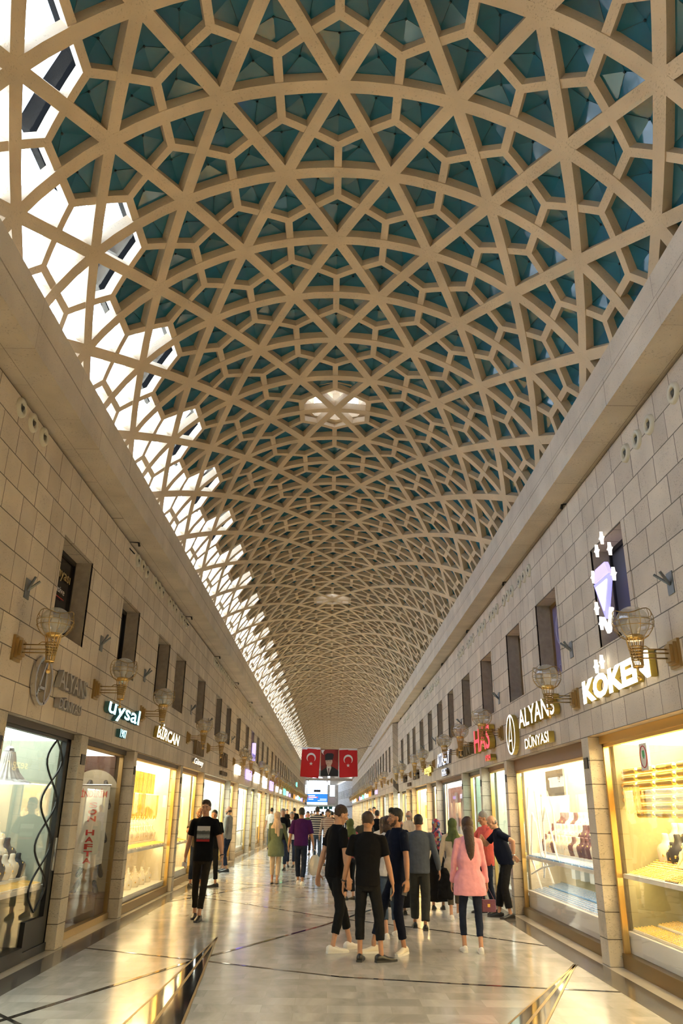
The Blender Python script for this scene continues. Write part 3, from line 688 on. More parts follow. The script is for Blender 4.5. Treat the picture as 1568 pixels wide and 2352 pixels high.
# white branch ornament behind the glass of the second right window
t = thing('white_branch_ornament', 'tall angular white branch ornament behind the second right window glass', 'ornament', (XR+.30, 14.6, 0))
m = MB()
for pts in ([(0,.9,1.0),(0,.62,1.75),(0,.42,1.6),(0,.05,.75)], [(0,.8,2.2),(0,.98,1.8),(0,.9,.95),(0,.3,.5)], [(0,.35,2.15),(0,.1,1.1),(0,-.5,.65)], [(0,-.1,2.05),(0,-.1,1.0),(0,.1,.7)], [(0,-.1,1.6),(0,-.3,1.85),(0,-.9,1.0)], [(0,-.5,2.1),(0,-.8,1.8),(0,-.85,1.3)], [(0,1.0,.7),(0,.2,.85),(0,-.7,.95)]):
    m.tube(pts, .016, 4)
m.build('branches', mat('white_lacquer', (.85,.85,.82), .4), t)
# white gift cartons between the two decks of that window
m = MB(); m.bev(-.06,.06,-.11,.11,0,.30,.005); cart0 = tag(m.build('gift_carton', mat('white_blue_carton', (.62,.72,.82), .5)), 'tall white and blue gift carton under the shelf of the second right window', 'box', 'gift cartons in the second right window')
cart0.location = (XR+1.0, 11.4, .66)
for i in range(7): q = cart0.copy(); COL.objects.link(q); q.location = (XR+.98, 11.95+.52*i, .66)
# grey hanging sign panel inside that window
m = MB(); m.box(0, .03, -.55, .55, 0, .42); o = m.build('shop_placard', mat('grey_sign_panel', (.22,.22,.20), .35)); o.location = (XR+.42, 14.0, 2.02); tag(o, 'grey panel hanging inside the second right window', 'panel')
# poster in the fifth right window
t = thing('window_poster', 'large pink poster of a dark haired woman in white in the fifth right window', 'poster', (XR+.30, 23.7, .35))
PK = mat('poster_pink', (.70,.30,.27), .4); PW = mat('poster_white', (.75,.78,.8), .4); PS = mat('poster_skin', (.62,.36,.24), .5); PH = mat('poster_hair', (.05,.025,.02), .5)
m = MB(); m.box(0,.01,-2.2,2.2,0,2.1); m.build('poster_sheet', PK, t)
m = MB(); m.add([(-.006, y, z) for y, z in ((1.7,0),(-1.9,0),(-1.9,.5),(-1.3,.95),(-.5,1.05),(.6,1.0),(1.4,.7))], [tuple(range(7))]); m.build('printed_clothing', PW, t)
m = MB(); m.ball((-.008,-.75,1.45), (.003,.42,.48), 18); m.build('printed_hair', PH, t)
m = MB(); m.ball((-.014,-.66,1.34), (.003,.27,.38), 18); m.box(-.012,-.008,-.85,-.5,.85,1.1); m.build('printed_face', PS, t)
m = MB(); m.box(-.016,-.012,.2,.75,.9,1.95); m.build('printed_label', mat('poster_label', (.75,.6,.58), .4), t)
# ---- nearest left shop: pleated lamp, display bowl, cream busts
PEARL = mat('pleated_lamp_fabric', (.55,.52,.50), .35, .2)
t = thing('pleated_pendant_lamp', 'silver pleated bell pendant lamp hanging in the nearest left shop', 'lamp', (-3.95, 9.95, 2.0))
m = MB(); rs = []
for r_, z in ((.07,.36),(.085,.30),(.10,.22),(.15,.12),(.22,.04),(.30,0)):
    rs.append([((r_*(1+.05*(i % 2)))*math.cos(2*PI*i/48), (r_*(1+.05*(i % 2)))*math.sin(2*PI*i/48), z) for i in range(48)])
m.rings(rs, False); m.build('lamp_shade', PEARL, t)
m = MB(); m.lathe([(0,-.01),(.28,-.01),(.28,.0),(0,.0)], n=24); m.build('lamp_diffuser', emit('cool_lamp_glow', (.9,.97,1), 5), t)
m = MB(); m.tube([(0,0,.36),(0,0,.62)], .006, 5); m.ball((0,0,.37), .06, 10); m.build('lamp_stem', MSILV, t)
t = thing('display_bowl', 'white bowl of pale jewellery on a gold pedestal in the left corner', 'bowl', (-3.86, 9.38, .16))
m = MB(); m.lathe([(.11,0),(.06,.04),(.045,.2),(.07,.38),(.12,.42)], n=20, cap=True); m.build('pedestal', MBRASS, t, True)
m = MB(); m.lathe([(.10,.42),(.26,.46),(.27,.48),(.25,.48),(.1,.45)], n=24, cap=True); m.build('bowl', MWHITE, t, True)
m = MB()
for i in range(26):
    a = rnd.uniform(0, 2*PI); q = .21*math.sqrt(rnd.random()); m.ball((q*math.cos(a), q*math.sin(a), .50+.07*(1-q/.21)), (.045,.045,.03), 7)
o = m.build('pale_jewellery', MCREAMD, t, True); o['kind'] = 'stuff'
for i, (x, y, z, sc) in enumerate(((.75,10.0,.16,2.1),(.9,10.25,.16,2.2),(.8,9.75,.16,2.0),(.75,10.55,.16,2.0),(1.0,9.4,.16,2.2))):
    copy_tree(P_BUSTD if i % 2 else P_BUSTC, (XL-x, y, z), PI/2, 'tall %s necklace bust on the floor display of the nearest left shop' % ('grey' if i % 2 else 'cream'), 'floor busts in the nearest left shop', sc)
# ---- shoe shop: banner, shoes on the wall
def text_mesh(s_, size=1.0, ext=0.0, align='LEFT', shear=0, sx=1.0, bold=0):
    c = bpy.data.curves.new('t', 'FONT'); c.body = s_; c.size = size; c.extrude = ext; c.shear = shear; c.align_x = align; c.offset = bold; c.resolution_u = 3
    o = bpy.data.objects.new('t', c); me = bpy.data.meshes.new_from_object(o)
    bpy.data.objects.remove(o); bpy.data.curves.remove(c); return me
def text_obj(name, s_, m, parent, M_, size, ext=0, fit=None, shear=0, bold=0):
    me = text_mesh(s_, size, ext, 'LEFT', shear, 1, bold)
    xs = [v.co.x for v in me.vertices]; ys = [v.co.y for v in me.vertices]
    if not xs: return None
    x0, x1, y0, y1 = min(xs), max(xs), min(ys), max(ys)
    if fit:
        kx, ky = fit[0]/(x1-x0), fit[1]/(y1-y0)
        for v in me.vertices: v.co.x = (v.co.x-x0)*kx; v.co.y = (v.co.y-y0)*ky
    me.transform(M_); me.materials.clear(); me.materials.append(m); me.name = name
    o = bpy.data.objects.new(name, me); COL.objects.link(o); o.parent = parent; return o
def wallM(s, x, y, z):   # text runs along the wall, facing the aisle
    if s > 0: return Matrix(((0,0,-1,x),(-1,0,0,y),(0,1,0,z),(0,0,0,1)))
    return Matrix(((0,0,1,x),(1,0,0,y),(0,1,0,z),(0,0,0,1)))
def camM(x, y, z): return Matrix(((1,0,0,x),(0,0,-1,y),(0,1,0,z),(0,0,0,1)))
RED = mat('banner_red', (.50,.015,.02), .5); BAN = mat('banner_white', (.62,.62,.54), .6)
MSHOE = mat('black_shoe_leather', (.02,.018,.018), .25); MSHOE2 = mat('brown_shoe_leather', (.16,.05,.03), .35); MSHOE3 = mat('grey_shoe_leather', (.2,.2,.2), .4)
t = thing('sale_banner', 'long white hanging sale banner with red letters', 'banner', (-4.02, 14.05, 0), rad(-8))
m = MB(); bw = .27; zt, zb = 2.10, .78
m.add([(-bw,0,zb+.1),(0,0,zb),(bw,0,zb+.1),(bw,0,zt),(-bw,0,zt),(-bw,.004,zb+.1),(0,.004,zb),(bw,.004,zb+.1),(bw,.004,zt),(-bw,.004,zt)], [(0,1,2,3,4),(9,8,7,6,5)]+[(i,(i+5),(i+1)%5+5,(i+1)%5) for i in range(5)]); m.build('banner_cloth', BAN, t)
m = MB(); m.tube([(-bw-.02,0,zt),(bw+.02,0,zt)], .012, 6); m.build('banner_rod', MSILV, t)
text_obj('banner_lettering', 'İNDİRİM', RED, t, camM(-.23, -.004, 1.90), .2, 0, (.46, .14), bold=.004)
for i, ch in enumerate('SON HAFTA'):
    if ch == ' ': continue
    z = 1.735-.108*i-(.0 if i < 3 else .0)
    text_obj('banner_lettering', ch, RED, t, camM(-.07, -.004, z), .2, 0, (.15, .085), bold=.006)
t = thing('shoe_rack', 'arched white wire shoe rack on the dark wood back wall', 'rack', (-4.17, 14.52, 0), PI/2)
m = MB()
for k in range(9): m.box(-.02, -.008, -.42, .42, .55+.19*k, .556+.19*k)
m.add([(-.005, .44*math.cos(q), 1.95+.42*math.sin(q)) for q in [PI*i/16 for i in range(17)]]+[(-.005,-.44,.4),(-.005,.44,.4)], [tuple(range(17))+(17,18)])
m.build('rack_board', mat('ivory_rack', (.50,.46,.34), .5), t)
def shoe_mesh(mb, sc=1.0, base=None):
    secs = [(-.075,.030,.070),(-.05,.036,.085),(0,.036,.085),(.04,.038,.070),(.09,.043,.05),(.14,.042,.042),(.18,.030,.034),(.195,.012,.024)]
    rs = []
    for y, hw, hh in secs:
        rg = []
        for i in range(12):
            a = 2*PI*i/12; x = hw*math.cos(a); z = hh*.5+hh*.5*math.sin(a)
            if math.sin(a) < 0: z = max(0.0, hh*.5*(1+math.sin(a)*1.6)); x = hw*math.copysign(abs(math.cos(a))**.5, math.cos(a))
            rg.append((x*sc, y*sc, z*sc))
        rs.append(rg)
    mb.rings(rs, True)
m = MB(); shoe_mesh(m, 1.05); shoe0 = m.build('display_shoe', MSHOE, None, True)
tag(shoe0, 'black leather shoe on the rack in the shoe shop window', 'shoe', 'black shoes in the shoe shop window'); shoe0.location = (-4.36, 13.2, 1.3)
k = 0
for row in range(7):
    for i in range(3):
        q = shoe0 if k == 0 else shoe0.copy()
        if k: COL.objects.link(q)
        q.location = (-4.50+.29*i+.05*(row % 2), 14.36, .50+.265*row); q.rotation_euler = (rad(-35), rad(12*(i-1)), rad(140+30*(i % 3))); k += 1
m = MB(); shoe_mesh(m, 1.1); q = m.build('display_shoe', MSHOE2, None, True); q.location = (-3.98, 14.34, 2.02); q.rotation_euler = (rad(-30), 0, rad(150)); tag(q, 'red brown shoe high on the rack in the shoe shop', 'shoe')
m = MB(); m.box(-.42, .42, -.35, .15, 0, .42); q = m.build('display_plinth', MBROWN); q.location = (-4.18, 14.3, 0); tag(q, 'dark wooden step under the shoe display', 'plinth')
# ------------------------------------------------------------------ wall lamps
def lamp_proto():
    t = thing('wall_lamp', 'wall lamp', 'wall lamp', (0,-30,3.3))
    m = MB(); m.box(0,.03,-.11,.11,-.14,.14); m.box(.03,.06,-.085,.085,-.11,.11); m.box(.06,.09,-.06,.06,-.085,.085); m.build('wall_plate', MBRASSD, t)
    m = MB()
    for z, y in ((-.045,-.02),(0,.02),(.045,-.02)): m.tube([(.08,y,z),(.42,y,z)], .008, 6)
    m.tube([(.25,-.02,.045),(.29,-.02,.075),(.46,-.02,.075)], .006, 5); m.build('arm', MBRASSD, t, True)
    cx = .40; m = MB()
    for i in range(12):
        a = 2*PI*i/12; c, s_ = math.cos(a), math.sin(a)
        m.tube([(cx+.045*c,.045*s_,-.14),(cx+.06*c,.06*s_,0),(cx+.085*c,.085*s_,.14)], .0045, 4)
        m.tube([(cx+r*c, r*s_, z) for r, z in ((.085,.14),(.14,.175),(.185,.235),(.203,.30),(.200,.36),(.185,.40+.025*math.cos(3*a)))], .0036, 4)
    for r, z in ((.048,-.13),(.055,-.06),(.058,-.03),(.062,0),(.066,.03),(.07,.06),(.196,.26),(.204,.315)):
        m.tube([(cx+r*math.cos(q), r*math.sin(q), z) for q in [2*PI*k/18 for k in range(18)]], .0036 if r > .1 else .007, 4, True)
    m.tube([(cx+.185*math.cos(q), .185*math.sin(q), .40+.025*math.cos(3*q)) for q in [2*PI*k/24 for k in range(24)]], .005, 4, True)
    m.build('wire_cage', MBRASSD, t)
    m = MB(); m.lathe([(0,.13),(.08,.13),(.085,.15),(.085,.175),(.06,.185),(0,.185)], (cx,0,0), 16); m.build('collar', MBRASS, t, True)
    m = MB(); m.ball((cx,0,.315), .163, 22); m.build('glass_globe', MGLOBE, t, True)
    m = MB(); m.lathe([(.028,.18),(.03,.23),(.05,.26),(.06,.31),(.045,.35),(.0,.365)], (cx,0,0), 12); m.build('bulb', mat('frosted_bulb', (.7,.68,.64), .35), t, True)
    m = MB(); m.tube([(cx,0,-.14),(cx,0,-.23)], .007, 5); m.ball((cx,0,-.245), .026, 10); m.lathe([(.05,-.145),(.052,-.13)], (cx,0,0), 12); m.build('finial', MBRASS, t, True)
    return t
LMP = lamp_proto(); PROTOS.append(LMP)
LL = [8.62,11.72,14.75,19.74,23.08,29.40,32.0,37.0,40.2,44.8,48.0,51.6]; LR = [7.64,10.96,15.97,18.77,21.45,26.66,29.26,34.53,37.38,41.6,44.2,49.3]
y = 54.4
while y < 114: LL.append(y); LR.append(y+.8); y += 2.9
for s, ys, side in ((-1, LL, 'left'), (1, LR, 'right')):
    for i, y in enumerate(ys):
        xw = abs(XL) if s < 0 else (XR if y < YSTEP else XR2)
        if i < 9: lab = 'brass caged globe wall lamp on three rods, %s from the front on the %s wall' % (ORD[i], side)
        else: lab = 'small far brass globe lamp high along the %s wall' % side
        copy_tree(LMP, (s*xw, y, 3.375 if s < 0 else 3.235), 0 if s < 0 else PI, lab, 'globe lamps along the %s wall' % side if i < 9 else 'far globe lamps along the %s wall' % side)
# ------------------------------------------------------------------ flag holders, soffit brackets, ring vents
m = MB(); m.box(0,.012,-.07,.07,-.13,.10); m.tube([(.01,0,-.03),(.12,-.10,.10)], .016, 6); m.tube([(.01,0,-.03),(.12,.05,.09)], .016, 6)
BRK = m.build('flag_holder', mat('grey_steel', (.20,.22,.24), .45, .6))
m = MB(); m.box(0,.012,-.07,.07,-.13,.10); m.tube([(.01,0,-.03),(.12,-.10,.10)], .016, 6); m.tube([(.01,0,-.03),(.12,.05,.09)], .016, 6)
for s, ys, z in ((-1, [8.66,11.76,14.72,19.97,22.9,28.6,32.6,37.4,44.2], 4.09), (1, [7.53,10.99,16.07,20.9,26.25,29.5,34.2,38.8], 3.95)):
    for i, y in enumerate(ys):
        q = BRK if (s < 0 and i == 0) else BRK.copy()
        if q is not BRK: COL.objects.link(q)
        q.location = (s*(abs(XL) if s < 0 else XR), y, z); q.rotation_euler = (0,0,0 if s < 0 else PI)
        tag(q, 'grey steel forked flag holder between upper windows, %s on the %s wall' % (ORD[i], 'left' if s < 0 else 'right'), 'bracket', 'steel flag holders on the walls')
m = MB(); m.lathe([(.060,-.01),(.060,.035),(.105,.035),(.115,.0),(.105,-.01)], n=20, axis='x'); m.lathe([(.0,.002),(.058,.002)], n=16, axis='x'); 
RV = thing('ring_vent', 'ring vent', 'vent', (0,-30,5)); m2 = MB(); m2.lathe([(.060,-.005),(.060,.03),(.085,.04),(.11,.03),(.118,.0)], n=20, axis='x'); m2.build('ring', mat('cream_ring_plastic', (.55,.52,.42), .5), RV, True)
m2 = MB(); m2.lathe([(.0,.004),(.060,.004)], n=16, axis='x'); m2.ball((.012,.01,0), .032, 8); m2.build('nozzle', mat('dark_nozzle', (.08,.075,.06), .5), RV, True); PROTOS.append(RV)
gl_ = [7.67, 13.3, 14.75, 16.2, 17.6, 23.2, 24.6, 26.0, 27.4, 33, 34.4, 36]; gr_ = [7.47, 12.95, 14.3, 15.7, 17.1, 18.6, 20.1, 25, 26.5, 28, 35, 36.5]
for s, gs, z, side in ((-1, gl_, 5.90, 'left'), (1, gr_, 5.72, 'right')):
    for i, g_ in enumerate(gs):
        for k in range(3):
            copy_tree(RV, (s*(abs(XL) if s < 0 else XR), g_+.36*k, z), 0 if s < 0 else PI, 'round cream ring vent under the cornice in the %s trio on the %s wall' % (ORD[i], side), 'ring vents of the %s trio on the %s wall' % (ORD[i], side))
copy_tree(RV, (XR, 6.82, 5.74), PI, 'lone round ring vent under the cornice nearest the camera on the right wall', None)
for s, ys in ((-1, [12.8, 18.3, 23.4, 28.5, 33.8, 39]), (1, [10.7, 14.9, 19.3, 24.0, 29, 34, 39])):
    for i, y in enumerate(ys):
        m = MB(); m.tube([(0,0,.02),(0,-.28,-.03),(0,-.05,-.20)], .012, 5); m.tube([(0,0,.02),(-.05*0,.02,-.05)], .02, 5)
        q = m.build('soffit_bracket', MBLACK); q.location = (s*3.42, y, 6.05); q.rotation_euler = (0,0,rad(50)*s)
        tag(q, 'thin black wire bracket hanging at the cornice edge, %s on the %s side' % (ORD[i], 'left' if s < 0 else 'right'), 'bracket', 'black wire brackets under the cornices')
# ------------------------------------------------------------------ signs
G_WARM = emit('warm_white_sign_glow', (1,.90,.68), 5.5); G_CYAN = emit('cyan_sign_glow', (.45,.95,1), 3.2); G_RED = emit('red_sign_glow', (1,.06,.09), 1.9)
G_BLUEW = emit('cool_white_sign_glow', (.82,.86,1), 3.5); G_GOLD = emit('gold_sign_glow', (1,.72,.16), 2.6); G_VIO = emit('violet_sign_glow', (.42,.32,1), 2.6)
G_WHITE2 = emit('soft_sign_glow', (1,.93,.82), 1.6); G_TEALS = emit('green_sign_glow', (.2,.9,.65), 1.8); G_ORG = emit('orange_sign_glow', (1,.25,.03), 2.0)
MGOLDS = mat('sign_return_gold', (.50,.38,.08), .4, .4)
def sign(name, label, s, y, z, items, side_m, glow=None, depth=.07, cat='sign', xw=None):
    x = xw if xw is not None else (XL if s < 0 else (XR if y < YSTEP else XR2))
    t = thing(name, label, cat, (x, y, z), 0)
    for (txt, dy, dz, w_, h_, sh) in items:
        # dy runs along the reading direction
        yy = dy if s < 0 else -dy; xo = -s*(depth/2+.015)
        text_obj('letter_returns', txt, side_m, t, wallM(s, xo, yy, dz), .3, depth/2, (w_, h_), sh, .002)
        if glow is not None: text_obj('letter_faces', txt, glow, t, wallM(s, xo-s*(depth/2+.003), yy, dz), .3, 0, (w_, h_), sh, .004)
    return t
def star4(mb, s, xo, y, z, r, d=.04):
    pts = []
    for i in range(8):
        a = PI/2+2*PI*i/8; q = r if i % 2 == 0 else r*.34; pts.append((xo, y+q*.7*math.cos(a), z+q*math.sin(a)))
    mb.prism(pts, (-s*d, 0, 0))
t = sign('shop_sign', 'glowing white slanted sign reading KÖKEN above the nearest right shop', 1, 10.40, 3.09, [('KOKEN', 0, 0, 2.28, .285, 0)], MGOLDS, G_WARM)
# heavier strokes for the bold lettering
text_obj('letter_faces', 'KOKEN', G_WARM, t, wallM(1, -.092, 0.0, -.006), .3, 0, (2.29, .297), 0, .016)
m = MB(); star4(m, 1, -.05, -.58, .40, .085); star4(m, 1, -.05, -.80, .42, .085); m.build('star_dots', G_WARM, t)
def ring_logo(t, s, dy, dz, r, m1, m2=None, d=.05):
    yy = dy if s < 0 else -dy
    for (mm, xo, dd, e) in ((m1, -s*.02, d, .0), (m2, -s*(.02+d), .004, .0)):
        if mm is None: continue
        b = MB(); n = 28; w_ = .034
        for i in range(n):
            a0, a1 = 2*PI*i/n, 2*PI*(i+1)/n
            b.prism([(xo, yy+r*math.cos(a0), dz+r*math.sin(a0)), (xo, yy+r*math.cos(a1), dz+r*math.sin(a1)), (xo, yy+(r-w_)*math.cos(a1), dz+(r-w_)*math.sin(a1)), (xo, yy+(r-w_)*math.cos(a0), dz+(r-w_)*math.sin(a0))], (-s*dd,0,0))
        k = 1 if s < 0 else -1
        def st(p, q):
            a, c = Vector((xo, yy+k*p[0]*r, dz+p[1]*r)), Vector((xo, yy+k*q[0]*r, dz+q[1]*r)); nn = (c-a).normalized().cross(Vector((1,0,0)))*w_*.45
            b.prism([a-nn, c-nn, c+nn, a+nn], (-s*dd,0,0))
        st((.12,.95), (-.62,-.72)); st((.12,.95), (.30,-.92)); st((-.45,-.30), (.22,-.30))
        b.build('ring_emblem', mm, t)
t = sign('shop_sign', 'unlit chrome sign reading ALYANS DÜNYASI with ring emblem on the left wall', -1, 9.45, 3.13, [('ALYANS', .50, .02, 1.18, .235, 0), ('DÜNYASI', .60, -.22, .92, .155, 0)], mat('sign_chrome', (.42,.40,.38), .45, .35), None, .07)
ring_logo(t, -1, 0, .02, .29, MSILV)
t = sign('shop_sign', 'lit white and gold sign reading ALYANS DÜNYASI with ring emblem on the right wall', 1, 14.80, 3.10, [('ALYANS', .74, .03, 2.30, .31, 0), ('DÜNYASI', 1.08, -.34, 1.52, .20, 0)], MGOLDS, G_WHITE2, .09)
ring_logo(t, 1, 0, .0, .36, MGOLDS, G_WHITE2, .08)
sign('shop_sign', 'glowing cyan angular sign reading uysal on the left wall', -1, 12.28, 3.04, [('uysal', 0, 0, 2.1, .33, .1), ('1907', .85, -.22, .40, .13, 0)], mat('cyan_sign_returns', (.05,.16,.17), .5), G_CYAN)
sign('shop_sign', 'glowing white hand drawn sign reading BİRCAN on the left wall', -1, 15.90, 3.06, [('BİRCAN', 0, 0, 2.40, .31, .25)], MGOLDS, G_WARM)
t = sign('shop_sign', 'tall chrome stroke sign above cursive Günay lettering on the left wall', -1, 20.6, 2.78, [('Günay', 0, 0, 1.5, .19, .2)], MSILV, G_WHITE2, .06)
m = MB()
for i in range(6): m.box(.02, .10, .1+.23*i, .18+.23*i, .28, .62)
m.build('upright_strokes', mat('sign_bronze', (.26,.20,.12), .35, .7), t)
sign('shop_sign', 'glowing red sign reading HAS 1924 on the right wall', 1, 18.42, 3.00, [('HAS', 0, 0, 1.80, .50, 0), ('1924', 1.25, -.24, .55, .12, 0)], MGOLDS, G_RED, .12)
sign('shop_sign', 'unlit bronze letters reading ALTIN beside the red sign', 1, 20.95, 3.06, [('ALTIN', 0, 0, 1.72, .26, 0)], mat('sign_bronze2', (.22,.17,.10), .35, .7), None, .10)
sign('shop_sign', 'cool white lit sign reading ATASAY HAN on the right wall', 1, 25.40, 3.05, [('ATASAY', 0, 0, 2.7, .37, .1), ('HAN', 1.0, -.30, .95, .2, 0)], mat('sign_grey_returns', (.2,.2,.25), .5), G_BLUEW)
sign('shop_sign', 'gold glowing sign reading sezgin on the right wall', 1, 28.95, 2.90, [('sezgin', 0, 0, 1.95, .36, 0)], MGOLDS, G_GOLD)
# far signs whose writing cannot be made out: glowing stroke groups
def stroke_sign(s, y, w_, z, h_, m_, label, n=6, grp=None, xw=None):
    x = xw if xw is not None else (XL if s < 0 else (XR if y < YSTEP else XR2))
    r_ = random.Random(int(y*7)); m = MB()
    for i in range(n):
        a = i*w_/n; m.box(-s*.02, -s*.09, a, a+w_/n*.42, 0, h_)
        if r_.random() < .75: q = r_.choice((0, h_*.42, h_*.8)); m.box(-s*.02, -s*.09, a, a+w_/n*.8, q, q+h_*.2)
    o = m.build('shop_sign', m_); o.location = (x, y, z); return tag(o, label, 'sign', grp)
MBRZ = mat('bronze_sign_metal', (.16,.12,.08), .4, .6)
for a in [(-1, 25.8, 1.5, 3.05, .42, MBRZ, 'dark bronze square sign on the left wall behind the fifth lamp'), (-1, 25.9, 1.5, 2.78, .12, MBRZ, 'low bronze lettering strip under the square bronze sign'),
          (-1, 29.9, 1.5, 2.98, .33, G_WARM, 'warm white lit sign just past the fifth left lamp'), (-1, 33.8, 2.2, 2.95, .38, G_VIO, 'violet lit sign panel on the left wall'),
          (-1, 37.6, 2.5, 2.95, .45, G_WARM, 'bright cream lit sign beyond the violet one on the left'), (-1, 42.4, 2.6, 2.85, .55, G_WHITE2, 'tall pale pink lit sign farther along the left wall'), (-1, 47.5, 2.6, 2.85, .5, G_VIO, 'blue violet lit sign deep along the left wall'),
          (1, 31.3, 1.9, 2.96, .34, MBRZ, 'dark bronze sign right after the gold glowing one on the right'), (1, 34.3, 1.3, 2.78, .14, MBRZ, 'small bronze strip sign low on the right wall'), (1, 36.2, 1.4, 3.0, .3, MBRZ, 'bronze sign near the stepped wall on the right'), (1, 23.3, .9, 2.78, .13, MBRZ, 'small bronze strip sign under the cool white sign')]:
    stroke_sign(*a)
y = 53; i = 0
while y < 114:
    for s in (-1, 1):
        stroke_sign(s, y+(1.4 if s > 0 else 0), (1.9, 1.3, 2.3)[i % 3], 2.88, (.34, .24, .42)[(i+(s > 0)) % 3], [G_WHITE2, G_VIO, G_WARM, MBRZ, G_TEALS, G_ORG, G_BLUEW][(i*2+(s > 0)) % 7], 'small far lit shop sign high on the %s wall' % ('left' if s < 0 else 'right'), 6, 'far signs on the %s wall' % ('left' if s < 0 else 'right'))
    y += 4.4; i += 1
for (s, y, z, h_, gm, lab) in ((-1, 36.0, 3.9, .75, G_VIO, 'tall narrow violet blade sign standing out from the left wall'), (-1, 84, 3.7, .9, G_TEALS, 'green glowing blade sign far along the left wall')):
    m = MB(); m.box(.02,.16,0,.3,0,h_); o = m.build('shop_blade_sign', gm); o.location = (XL, y, z-.1); tag(o, lab, 'sign')
    m = MB(); m.box(-.02,.02,.1,.2,.2,.3); m.build('sign_arm', MBLACK, o)
# window lettering: first left window and second right windows
t = thing('window_lettering', 'gold dünyası exclusive lettering on the dark first left window', 'lettering', (XL-.25, 9.92, 4.56))
text_obj('gold_lettering', 'dünyası', mat('gold_film', (.42,.32,.14), .5), t, wallM(-1, 0, 0, .1), .2, .002, (.82, .20))
text_obj('white_lettering', 'exclusive', mat('white_film', (.55,.52,.48), .5), t, wallM(-1, 0, .0, -.06), .2, .002, (.66, .09))
m = MB(); m.box(0,.004,0,.66,-.13,-.118); m.build('red_line', RED, t)
MFL = mat('pale_window_print', (.42,.40,.62), .5)
for i, (a, c) in enumerate(WR[1:3]):
    t = thing('window_lettering', 'pale ring emblem and ALYANS print on the %s lilac window on the right' % ('first', 'second')[i], 'lettering', (XR+.262, (a+c)/2, 4.55))
    m = MB(); m.tube([(0, .40*math.cos(q), .32*math.sin(q)) for q in [2*PI*k/28 for k in range(28)]], .012, 4, True); m.tube([(0,.05,.31),(0,-.05,-.31)], .012, 4); m.tube([(0,.05,.31),(0,.3,-.2)], .012, 4); m.tube([(0,.22,-.08),(0,-.03,-.08)], .012, 4)
    m.build('ring_print', MFL, t); text_obj('print_lettering', 'ALYANS', MFL, t, wallM(1, 0, .42, -.60), .2, .002, (.84, .12))
# diamond sign
t = thing('diamond_sign', 'glowing violet diamond sign with small stars in the first right window', 'sign', (XR-.03, 9.27, 4.0))
m = MB(); s = 1
def pl(mb, pts, x, d): mb.prism([(x, -p[0], p[1]) for p in pts], (-d,0,0))
pl(m, [(-.27,.50),(-.19,.66),(.17,.66),(.27,.50)], 0, .05); m.build('crown', emit('violet_diamond_glow', (.50,.42,1), 1.3), t)
m = MB(); pl(m, [(-.29,.485),(.29,.485),(0,-.02)], 0, .05); m.build('outline', emit('blue_diamond_glow', (.28,.27,.95), 1.6), t)
m = MB(); pl(m, [(-.21,.43),(.21,.43),(0,.08)], -.052, .01); m.build('pavilion', emit('white_diamond_glow', (1,.93,.85), 1.5), t)
m = MB()
for y, z in ((-.36,.62),(-.12,.90),(.33,.78),(.36,.45),(-.36,.20),(-.25,-.02),(.10,1.0)): star4(m, 1, 0, -y, z, .085, .04)
m.build('stars', G_WHITE2, t)
m = MB(); m.tube([(-.02,.16,.02),(-.02,.02,-.18)], .03, 6); m.tube([(-.02,-.16,.08),(-.02,-.0,-.18)], .03, 6); m.build('light_tube', G_WHITE2, t)
# ------------------------------------------------------------------ hanging flags
FR = mat('flag_red', (.50,.008,.012), .75, bump=.2, bs=4); FW = mat('flag_white', (.72,.72,.74), .75)
def cloth_sheet(x0, x1, z0, z1, ph=0, tilt=0, top=0):
    m = MB(); nx, nz = 10, 12
    for side in (0, .012):
        for k in range(nz+1):
            for i in range(nx+1):
                u, v = i/nx, k/nz; m.v.append((x0+(x1-x0)*u+tilt*(1-v), side+.035*math.sin(6*u+ph+2*v)*(1-v), z0+(z1-z0)*v+top*u))
        o = (nx+1)*(nz+1) if side else 0
        for k in range(nz):
            for i in range(nx):
                a = o+k*(nx+1)+i; q = (a, a+1, a+nx+2, a+nx+1); m.f.append(q if not side else q[::-1]); m.m.append(0)
    return m
def crescent(cx, cz, r, yo=-.05):
    m = MB(); n = 22; out = [(cx+r*math.cos(a), yo, cz+r*math.sin(a)) for a in [PI*1.5+rad(48)+(2*PI-rad(96))*i/n for i in range(n+1)]]
    # opening faces down
    r2_, dz = r*.80, -r*.22; inn = []
    for i in range(n+1):
        a = PI*1.5+rad(52)+(2*PI-rad(104))*i/n; inn.append((cx+r2_*math.cos(a), yo, cz+dz+r2_*math.sin(a)))
    for i in range(n): m.prism([out[i], out[i+1], inn[i+1], inn[i]], (0,.006,0))
    st = []
    for i in range(10):
        a = PI/2+2*PI*i/10; q = r*(.42 if i % 2 == 0 else .17); st.append((cx+q*math.cos(a), yo, cz-r*1.25+q*math.sin(a)))
    m.prism(st, (0,.006,0)); return m
YF = 60.0
for (x0, x1, z0, z1, ph, tl, top, lab) in ((-2.13,-.76,4.12,6.14,0,-.10,-.10,'left of the two red hanging flags with white crescent and star'), (.63,1.98,4.08,6.02,1.5,.04,.08,'right of the two red hanging flags with white crescent and star')):
    t = thing('hanging_flag', lab, 'flag', (0, YF, 0)); cloth_sheet(x0, x1, z0, z1, ph, tl, top).build('flag_cloth', FR, t, True)
    crescent((x0+x1)/2, z0+(z1-z0)*.66, .34).build('crescent_and_star', FW, t)
    m = MB(); m.box(x0, x1, -.0, .012, z1-.0+min(top,0), z1+.05+max(0,top)); m.build('flag_hem', FW, t)
t = thing('portrait_banner', 'portrait banner of a man in black fur hat and suit between the flags', 'banner', (0, YF, 0))
bx0, bx1, bz0, bz1 = -.72, .58, 4.16, 6.04
